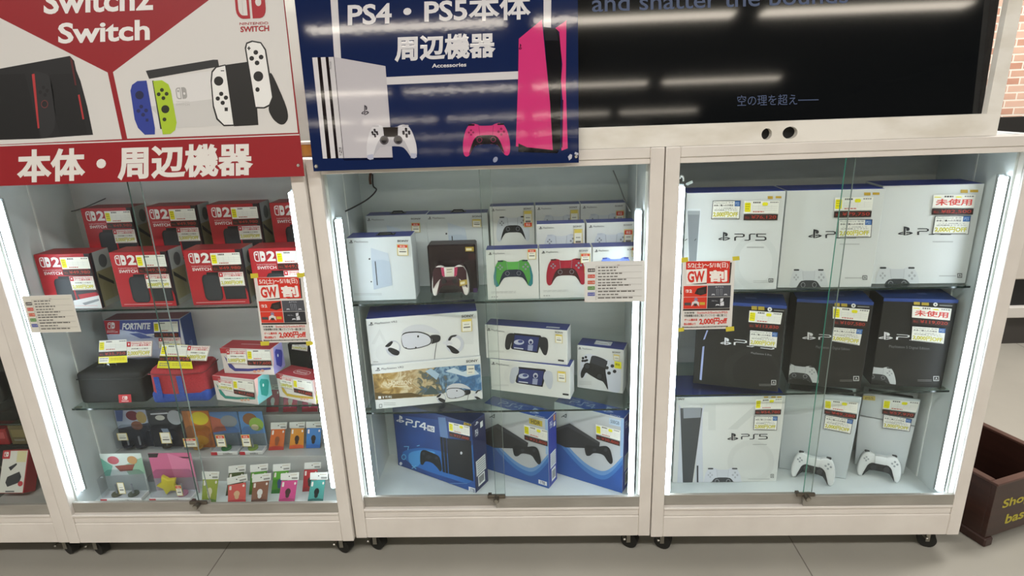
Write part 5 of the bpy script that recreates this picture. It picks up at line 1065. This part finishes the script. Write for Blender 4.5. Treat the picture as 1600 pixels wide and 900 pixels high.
for x, y in ((1200, 246), (1181, 274), (1225, 268), (1206, 295)): A.ell(x, y, 11, 11, '#1f1e1d', 2.9)
A.rect(1160, 224, 1176, 229, '#1f1e1d', 2.9); A.rect(1165, 218, 1171, 235, '#1f1e1d', 2.9)
pair_logo(A.sub((1095, -78), (1236, -84), (1250, 84), (1110, 90)), '#a81825', W0); A.text('NINTENDO', 1124, 106, 1258, 118, '#a81825', 2, .01, -4); A.text('SWITCH', 1128, 125, 1262, 152, '#a81825', 2, .035, -6)
A.build('printed_picture', t); screw(t, F, 466.5, 258.3)

yb = -.024
pL = at_y(490, 268, yb); pR = at_y(904.5, 254, yb)
t, A, F = board('dark blue glossy sign board with a white and a pink console over the middle showcase', 'sign_board', pL.x, pR.x, .5*(pL.z+pR.z), yb, .62, '#18264f', True)
A = A.crop(440, 0, 3)
WL = '#d5d2d4'
A.poly([(228, -20), (262, -20), (280, 290), (248, 290)], WL, 1); A.poly([(480, 362), (1110, 334), (1110, 371), (480, 398)], WL, 1); A.poly([(1228, -20), (1264, -20), (1263, 130), (1228, 126)], WL, 1)
A.text('PS4・PS5本体', 310, 4, 1168, 130, '#dcdadc', 2, .03, -40); A.text('周辺機器', 530, 170, 1003, 292, '#dcdadc', 2, .045, -20); A.text('Accessories', 705, 299, 866, 318, '#dcdadc', 2, .03, -6)
for q, cl in (([(144, 270), (168, 269), (214, 743), (194, 743)], '#d9d6d8'), ([(168, 269), (184, 269), (232, 742), (214, 743)], '#1c1518'), ([(184, 269), (206, 268), (254, 741), (232, 742)], '#d9d6d8'), ([(206, 268), (220, 268), (267, 741), (254, 741)], '#1c1518'), ([(220, 268), (245, 267), (291, 741), (267, 741)], '#d0cdcf'), ([(245, 267), (487, 310), (521, 738), (291, 741)], '#c3bfc4'), ([(244, 267), (247, 267), (293, 741), (290, 741)], '#4a464a')): A.poly(q, cl, 2)
A.poly([(285, 744), (522, 738), (522, 748), (295, 752)], '#0e1430', 1.5)
shapes_logo(A.win(374, 492, 410, 541), '#4a464e', 3); A.text('SONY', 226, 288, 234, 326, '#6a666c', 3); A.text('PS4', 270, 690, 284, 730, '#4a464a', 3)
A.poly([(522, 586), (545, 590), (610, 620), (560, 690), (522, 700)], '#18264f', 2.2)
S_ = A.sub((398, 584), (622, 582), (640, 742), (398, 750)); pad_art(S_, '#d6d4d8', '#b9b7bd', '#2a2422', '#3a363c', 3)
S_.rrect(.36, .12, .64, .36, .02, '#2a2422', 4.2)
for cx in (.36, .64): S_.ell(cx, .45, .09, .13, '#4c484e', 4.4); S_.ell(cx, .45, .06, .09, '#1c1a1e', 4.8)
S_.poly([(.02, .86), (.13, .84), (.14, .98), (.07, 1), (.02, .96)], '#b7b9cc', 4); S_.poly([(.98, .86), (.87, .84), (.86, .98), (.93, 1), (.98, .96)], '#b7b9cc', 4)
for dx, dy in ((0, -.085), (0, .085), (-.058, 0), (.058, 0)): S_.ell(.82+dx, .22+dy, .026, .036, '#2a262a', 4.6); S_.ell(.17+dx*.8, .22+dy*.8, .024, .034, '#2a262a', 4.6)
pad_art(A.sub((848, 580), (1068, 574), (1074, 730), (850, 736)), '#cc3a78', '#1c171a', '#cc3a78', '#8a2450', 2)
A.poly([(1112, 182), (1220, 92), (1258, 480), (1271, 706), (1098, 686), (1108, 400)], '#d43a7a', 2); A.poly([(1228, 130), (1290, 134), (1312, 200), (1306, 700), (1271, 706), (1258, 480)], '#141418', 2.3); A.poly([(1228, 132), (1286, 135), (1296, 190), (1236, 190)], '#26262c', 2.6)
A.poly([(1283, 132), (1335, 96), (1332, 400), (1341, 695), (1312, 706), (1318, 480), (1310, 380), (1316, 300), (1308, 230), (1302, 150)], '#d43a7a', 2.5); A.line([(1318, 470), (1314, 690)], 5, '#4a1430', 2.9)
A.poly([(1110, 672), (1150, 690), (1300, 706), (1292, 718), (1110, 712)], '#101014', 2.2); shapes_logo(A.win(1112, 205, 1126, 235), '#3a1428', 3)
A.build('printed_picture', t); screw(t, F, 494.3, 260); screw(t, F, 900, 244.7)
A = Art(lambda u, v: F.px(u, v), lambda p, r, l: (p, -.0003*l, r)).crop(440, 0, 3); A.poly([(1342, 735), (1352, 722), (1362, 726), (1360, 742), (1348, 752)], '#b9bac6', 2.5); A.poly([(1376, 712), (1392, 718), (1390, 728), (1372, 722)], '#b9bac6', 2.5); A.ell(1002, 748, 10, 14, '#8d93ac', 2.5, rot=.5); A.build('worn_patches', t)

# ================================================================== BIG SCREEN IN ITS WHITE SURROUND
yf = .004
def holed_board(outer, holes, y0, y1, m):
    b = bmesh.new(); es = []
    for lp in [outer]+holes:
        vs = [b.verts.new((x, y0, zz)) for x, zz in lp]; es += [b.edges.new((vs[i], vs[(i+1) % len(vs)])) for i in range(len(vs))]
    bmesh.ops.triangle_fill(b, edges=es, use_beauty=True, use_dissolve=False)
    r = bmesh.ops.extrude_face_region(b, geom=b.faces[:])
    for e in r['geom']:
        if isinstance(e, bmesh.types.BMVert): e.co.y = y1
    bmesh.ops.recalc_face_normals(b, faces=b.faces[:]); mb = MB(); mb.bm(b, m); return mb
xs1 = at_y(1542, 178, yf).x; xf1 = at_y(1557, 211, yf).x; zs0 = at_y(1542, 178, yf).z; zf0 = ZT+.0005; xf0 = .06
fr_ = thing('screen_surround', 'scuffed cream board frame with two cable holes around the big screen', 'screen frame', (xf0, yf, zf0))
h1 = at_y(1198, 209.5, yf); h2_ = at_y(1234.5, 207.5, yf)
oval = lambda c_, rx, rz, n=20: [(c_.x-xf0+rx*math.cos(2*math.pi*k/n), c_.z-zf0+rz*math.sin(2*math.pi*k/n)) for k in range(n)]
holed_board([(0, 0), (xf1-xf0, 0), (xf1-xf0, zs0-zf0), (0, zs0-zf0)], [oval(h1, .0125, .0135), oval(h2_, .018, .0145)], 0, .018, FRAME_UP).build('lower_board', fr_)
mb = MB(); mb.box(xs1-xf0, 0, zs0-zf0, xf1-xf0, .018, 2.05-zf0, FRAME_UP); mb.build('right_board', fr_)
mb = MB(); mb.box(0, .012, zs0-zf0, .05, .018, 2.05-zf0, FRAME_UP); mb.build('left_board', fr_)
mb = MB(); mb.box(0, 0, 2.05-zf0, xf1-xf0, .018, 2.12-zf0, FRAME_UP); mb.build('upper_board', fr_)
mb = MB(); mb.box(h1.x-xf0-.03, .0185, .004, h2_.x-xf0+.03, .022, zs0-zf0-.006, mat('#0c0c0c', .7)); mb.build('cable_recess', fr_)
T0 = .0235
tv = thing('television', 'big black glossy screen with faint captions over the middle and right showcases', 'television', (xf0+.052, yf+T0, zs0-.0195)); tv.rotation_euler = (-TILT, 0, 0)
Wt = xs1-xf0-.054+.012; Ht = .80
mb = MB(); mb.box(0, .002, 0, Wt, .045, Ht, mat('#0c0c0d', .4), .003); mb.build('casing', tv)
SCR = mat('#111315', .055, 0, 0, .55)
mb = MB(); mb.box(.004, 0, .004, Wt-.012, .0021, Ht-.01, SCR); mb.build('screen', tv)
F = Plane(tv.location, (1, 0, 0), (0, sn, cs)); A = Art(F.px, lambda p, r, l: (p, -EPS*l, r))
CAP = bpy.data.materials.new('screen_caption'); CAP.use_nodes = True; _b = CAP.node_tree.nodes['Principled BSDF']; _b.inputs['Base Color'].default_value = (0, 0, 0, 1); _b.inputs['Emission Color'].default_value = lin('#6c7fa8'); _b.inputs['Emission Strength'].default_value = .3
A.text('空の理を超え――', 1152, 149, 1279, 166, CAP, 1, 0, -3); A.build('caption', tv)
A = Art(F.px, lambda p, r, l: (p, -EPS*l, r)); A.text('and shatter the bounds', 925, -8, 1325, 19, CAP, 1, .01, -14); A.build('caption', tv)

# gap between the two sign boards: what stands behind
bx0 = -.16
bp_ = thing('steel_cupboard', 'grey steel cupboard seen in the gap between the two sign boards', 'cupboard', (-.75, .75, 0))
mb = MB(); mb.box(0, 0, 0, .9, .4, 2.2, noisy('grey_enamel', '#c9c9c0', '#dad9d0', 4, .25, 3, .3, .7, (1, 1, .3)), .006); mb.build('cupboard_body', bp_)
mb = MB(); mb.box(.05, -.012, .05, .445, -.001, 2.15, mat('#bdbfb6', .2, .2), .004); mb.build('cupboard_door', bp_)
mb = MB(); mb.box(.455, -.012, .05, .85, -.001, 2.15, mat('#bdbfb6', .2, .2), .004); mb.build('cupboard_door', bp_)
a = at_y(466, 250, .06); b = at_y(489, 250, .06)
wbk = thing('wooden_block', 'small orange brown wooden block on the showcase top between the sign boards', 'wooden block', (a.x-.01, .06, ZT+.0006))
mb = MB(); mb.box(0, 0, 0, .06, .05, at_y(475, 226, .06).z-ZT-.0006, noisy('varnished_wood', '#9a6426', '#b98338', 6, .35, 6, .3, .7, (8, 1, 1)), .002); mb.build('block_body', wbk)
mb = MB(); mb.box(-.002, -.002, at_y(475, 226, .06).z-ZT-.0004, .062, .052, at_y(475, 222, .06).z-ZT, mat('#c9c3b4', .5), .001); mb.build('block_cap', wbk)

# ================================================================== POSTERS AND NOTICES TAPED TO THE GLASS
def sheet(name, label, cat, y, quad, K, draw, tapes=()):
    P = [(K[0]+x/K[2], K[1]+yy/K[2]) for x, yy in quad]; W3 = [at_y(*p, y) for p in P]; o = W3[3]
    t = thing(name, label, cat, (o.x, y, o.z))
    mb = MB(); mb.prism([(p.x-o.x, p.z-o.z) for p in W3], 0, -.0004, mat('#dcdad4', .5)); mb.build('paper', t)
    F = Plane((o.x, y, o.z), (1, 0, 0), (0, 0, 1)); A = Art(F.px, lambda p, r, l: (p, -.0004-EPS*.6*l, r)).crop(*K); draw(A); A.build('printed_text', t)
    for q in tapes:
        A = Art(F.px, lambda p, r, l: (p, -.0012-EPS*l, r)).crop(*K); A.poly(q, '#cfc23a', 1); o_ = A.build('tape', t)
    return t
def gw(A):
    RD = '#d33222'
    A.poly([(90, 62), (605, 60), (598, 150), (88, 158)], RD, 1); A.text('5/2(土)～5/18(日)', 108, 76, 582, 150, '#f4efe8', 2, .02, -6)
    A.poly([(605, 75), (626, 75), (604, 318), (420, 322), (420, 316), (592, 312)], '#3a2a26', 1); A.poly([(335, 150), (602, 148), (590, 314), (330, 320)], RD, 1.5); A.poly([(95, 165), (332, 145), (328, 312), (92, 332)], '#efece6', 1.5); A.poly([(95, 325), (330, 308), (330, 325), (190, 332)], '#2a2220', 1.2)
    A.text('GW', 106, 178, 308, 312, RD, 2, .05, -8); A.text('割', 364, 164, 572, 304, '#f2ede6', 2, .05, -2)
    A.poly([(62, 352), (338, 346), (334, 476), (60, 480)], '#d63a28', 1); A.poly([(344, 346), (616, 340), (610, 474), (340, 478)], '#4d5058', 1); A.poly([(60, 484), (334, 480), (328, 614), (56, 618)], '#d63a28', 1); A.poly([(340, 482), (608, 478), (600, 608), (334, 614)], '#2e3036', 1)
    pair_logo(A.win(84, 392, 118, 428), '#f2e2de', '#d63a28'); A.text('2', 126, 392, 158, 428, '#f2e2de', 2, .05); A.poly([(188, 440), (220, 380), (330, 352), (328, 440), (260, 460)], '#2c2422', 1.6); A.poly([(230, 400), (300, 390), (300, 440), (236, 445)], '#3d3532', 2)
    shapes_logo(A.win(430, 352, 452, 372), '#c9ccd2'); A.text('PS5', 460, 354, 528, 368, '#b9bcc4', 2)
    for x in (458, 500): A.poly([(x-14, 385), (x+12, 385), (x+10, 462), (x-10, 462)], '#8d929c', 1.6); A.rect(x-5, 388, x+4, 462, '#15161a', 2)
    for x in (385, 530): A.poly([(x, 460), (x+8, 442), (x+36, 442), (x+44, 460), (x+30, 455), (x+12, 455)], '#c3c7ce', 2)
    A.poly([(150, 590), (158, 540), (200, 520), (240, 540), (240, 590), (215, 560), (180, 562)], '#d8d6d4', 1.6); A.ell(205, 510, 22, 22, '#8d7f9c', 1.5); A.rect(70, 545, 145, 578, '#4d4a4c', 1.6); A.rect(248, 540, 310, 572, '#c9a83a', 1.6); A.rect(180, 555, 215, 585, '#3a3634', 2)
    A.poly([(490, 500), (530, 492), (532, 580), (488, 584)], '#d5d8de', 1.6); A.poly([(525, 495), (540, 492), (538, 520), (520, 540)], '#17181c', 2); A.line([(490, 545), (532, 520)], 5, '#17181c', 2.2); A.poly([(432, 584), (440, 564), (474, 562), (482, 582), (468, 576), (446, 576)], '#d5d8de', 2); A.text('PS5 Pro', 390, 518, 456, 530, '#b9bcc4', 2)
    A.poly([(54, 622), (602, 612), (600, 634), (52, 640)], '#241c1a', 1)
    A.text('対象機種', 66, 655, 186, 676, '#2e2a28', 2, .01, -2); A.text('Switch2/Switch/PS5', 218, 652, 574, 676, RD, 2, .01, -6); A.text('対象機種の本体ご購入でソフトを一緒に買うと', 66, 684, 568, 714, '#2e2a28', 2, .01, -6)
    A.text('ゲーム機本体', 66, 734, 222, 764, RD, 2, .03, -4); A.text('税込価格より', 62, 782, 200, 812, RD, 2, .03, -4); A.text('2,000円off', 242, 728, 570, 810, RD, 2, .045, -10); A.poly([(46, 826), (580, 816), (578, 832), (44, 842)], '#55504c', 1); lines(A.win(60, 824, 560, 840), 0, 1, 0, .9, 1, '#b9b6b0', 2, .5)
KP = (1060, 400, 7.5)
sheet('poster', 'red and white sale poster taped to the right showcase', 'poster', .0078, [(50, 62), (668, 46), (622, 850), (25, 862)], KP, gw, [[(28, 20), (110, 12), (114, 66), (32, 76)], [(630, 6), (712, 0), (716, 46), (634, 54)], [(-10, 845), (62, 836), (66, 880), (-8, 888)], [(552, 832), (650, 822), (652, 874), (556, 884)]])
ql = [(396.7, 434), (474.3, 431), (487.3, 534), (410, 535.5)]
def gw_left(A):
    B = A.sub(*[((u-330)*3.75, (v-310)*3.75) for u, v in ql]); src = [(50, 62), (668, 46), (622, 850), (25, 862)]
    # the same print, carried over to this sheet's own corners
    def inv(x, y):
        v = (y-54)/(856-54); xl = 50+(25-50)*v; xr_ = 668+(622-668)*v; return ((x-xl)/(xr_-xl), (y-(62+(46-62)*(x-xl)/(xr_-xl)))/802)
    C2 = Art(lambda x, y: B.mp(*inv(x, y)), B.out, B.mb); gw(C2)
sheet('poster', 'red and white sale poster taped to the left showcase', 'poster', -.0085, [((u-330)*3.75, (v-310)*3.75) for u, v in ql], (330, 310, 3.75), gw_left, [[(230, 440), (275, 438), (278, 464), (234, 468)], [(502, 436), (546, 432), (550, 458), (506, 464)], [(288, 838), (342, 836), (340, 860), (292, 862)], [(556, 838), (598, 834), (600, 858), (560, 862)]])
def notice(A, warm):
    A.rect(.02, .02, .98, .98, '#d9d6cb' if warm else '#dcdcd8', .5)
    for k, (y, cl) in enumerate(((.17, '#2e2a28'), (.32, '#c8402c'), (.47, '#c8502c'), (.61, '#4f8a34'), (.76, '#5560a8'))):
        A.rect(.05, y, .17, y+.085, cl, 1); A.text(['未使用', 'ランクA', 'ランクB', 'ランクC', 'ジャンク'][k], .06, y+.02, .16, y+.065, '#efe9e2', 2, .01)
        lines(A, .22, .55+.07*k, y-.035, y+.005, 1, '#6d6b66', 1.4, .75); lines(A, .22, .52+.05*(k % 3), y+.04, y+.08, 1, '#75736e', 1.4, .75); A.rect(.19, y+.10, .95, y+.105, '#9b9994', 1.2)
    A.rect(.19, .11, .95, .115, '#9b9994', 1.2); A.rect(.185, .11, .19, .95, '#9b9994', 1.2); A.rect(.54, .09, .58, .1, '#7d4a44', 1.4); lines(A, .22, .8, .88, .92, 1, '#75736e', 1.4, .8)
qn = [(165, 106), (1290, 84), (1290, 850), (160, 866)]
sheet('notice_sheet', 'white notice with coloured grade labels on the middle showcase glass', 'notice', .0052, qn, (900, 400, 12), lambda A: notice(A.sub(*qn), False))
qn2 = [(100, 578), (335, 570), (382, 745), (148, 750)]
sheet('notice_sheet', 'notice with coloured grade labels on the left showcase glass', 'notice', .0006, qn2, (0, 270, 3), lambda A: notice(A.sub(*qn2), True))

# ================================================================== CABLES
def cable(label, pts, r, col):
    mb = MB(); P = [Vector(p) for p in pts]; Q = []
    for i in range(len(P)-1):
        p0, p1, p2, p3 = P[max(i-1, 0)], P[i], P[i+1], P[min(i+2, len(P)-1)]
        for k in range(8):
            s_ = k/8; Q.append(.5*((2*p1)+(p2-p0)*s_+(2*p0-5*p1+4*p2-p3)*s_*s_+(3*p1-p0-3*p2+p3)*s_**3))
    mb.tube(Q+[P[-1]], r, mat(col, .5)); return tag(mb.build('power_cable'), label, 'cable')
cable('black cable hanging from the top left corner of the middle showcase', [at_y(582, 272, .30), at_y(583, 290, .297), at_y(588, 297, .28), at_y(576, 310, .2), at_y(556, 322, .12), at_y(540, 330, .07)], .0022, '#17181a')
cable('orange brown connector cable in the top left corner of the middle showcase', [at_y(579, 270, .308), at_y(578, 280, .306), at_y(579, 288, .305)], .004, '#6a3f2c')
cable('white cable loop on top of the left light bar of the right showcase', [at_y(1068, 283, .028), at_y(1067.5, 277, .028), at_y(1064.5, 275, .028), at_y(1062.5, 279, .028)], .0022, '#dfe2e2')
cable('short white plug on the left light bar of the right showcase', [at_y(1073, 289, .028), at_y(1075, 287, .028), at_y(1082, 284, .028)], .0034, '#c9d6d8')
cable('grey cable along the top right corner of the right showcase', [at_y(1480, 264, .28), at_y(1530, 260, .16), at_y(1566, 258, .08), at_y(1576, 264, .06), at_y(1580, 278, .05)], .0025, '#9ba09f')
cable('thin dark cable at the back of the left showcase', [at_y(84, 328, .285), at_y(105, 331, .285), at_y(130, 325, .287), at_y(165, 310, .289)], .0016, '#55565a')
cable('thin grey cable hanging at the top right corner of the middle showcase', [at_y(958, 266, .30), at_y(968, 290, .29), at_y(976, 312, .24), at_y(984, 330, .16)], .0018, '#8d9090')

# ================================================================== WOODEN BIN AT THE RIGHT
BN = noisy('dark_brown_wood', '#2e1b15', '#402720', 5, .35, 6, .3, .7, (1, 1, 6))
BN2 = noisy('brown_wood_rim', '#4a3028', '#5f4238', 6, .35, 5)
A0 = at_z(1538.6, 841, .03); yw = R(20)
bn = thing('shopping_basket_bin', 'dark brown wooden bin with yellow lettering beside the right showcase', 'wooden bin', (A0.x, A0.y, 0), yw)
Wb, Db, z0, z1, th = .30, .34, .03, .216, .014
mb = MB(); mb.box(0, 0, z0, Wb, th, z1, BN, .001); mb.build('front_board', bn)
mb = MB(); mb.box(0, Db-th, z0, Wb, Db, z1, BN, .001); mb.build('back_board', bn)
mb = MB(); mb.box(0, th+.0002, z0, th, Db-th-.0002, z1, BN, .001); mb.build('side_board', bn)
mb = MB(); mb.box(Wb-th, th+.0002, z0, Wb, Db-th-.0002, z1, BN, .001); mb.build('side_board', bn)
mb = MB(); mb.box(th, th, z0, Wb-th, Db-th, z0+.01, BN); mb.build('bottom_board', bn)
for q in ((-.006, -.006, Wb+.006, .016), (-.006, Db-.016, Wb+.006, Db+.006), (-.006, .016, .016, Db-.016), (Wb-.016, .016, Wb+.006, Db-.016)):
    mb = MB(); mb.box(q[0], q[1], z1, q[2], q[3], z1+.008, BN2, .0015); mb.build('rim_strip', bn)
for xa in (-.004, Wb-.03):
    mb = MB(); mb.box(xa, -.006, 0, xa+.034, Db+.004, z0, BN, .004); mb.build('foot', bn)
A = Art(lambda x, y: (x, y), lambda p, r, l: (p, -EPS*l, r))
A.text('Shopping', .045, .155, .27, .115, '#b3a82a', 1, .03); A.text('basket', .075, .095, .24, .06, '#b3a82a', 1, .03); A.build('painted_lettering', bn)
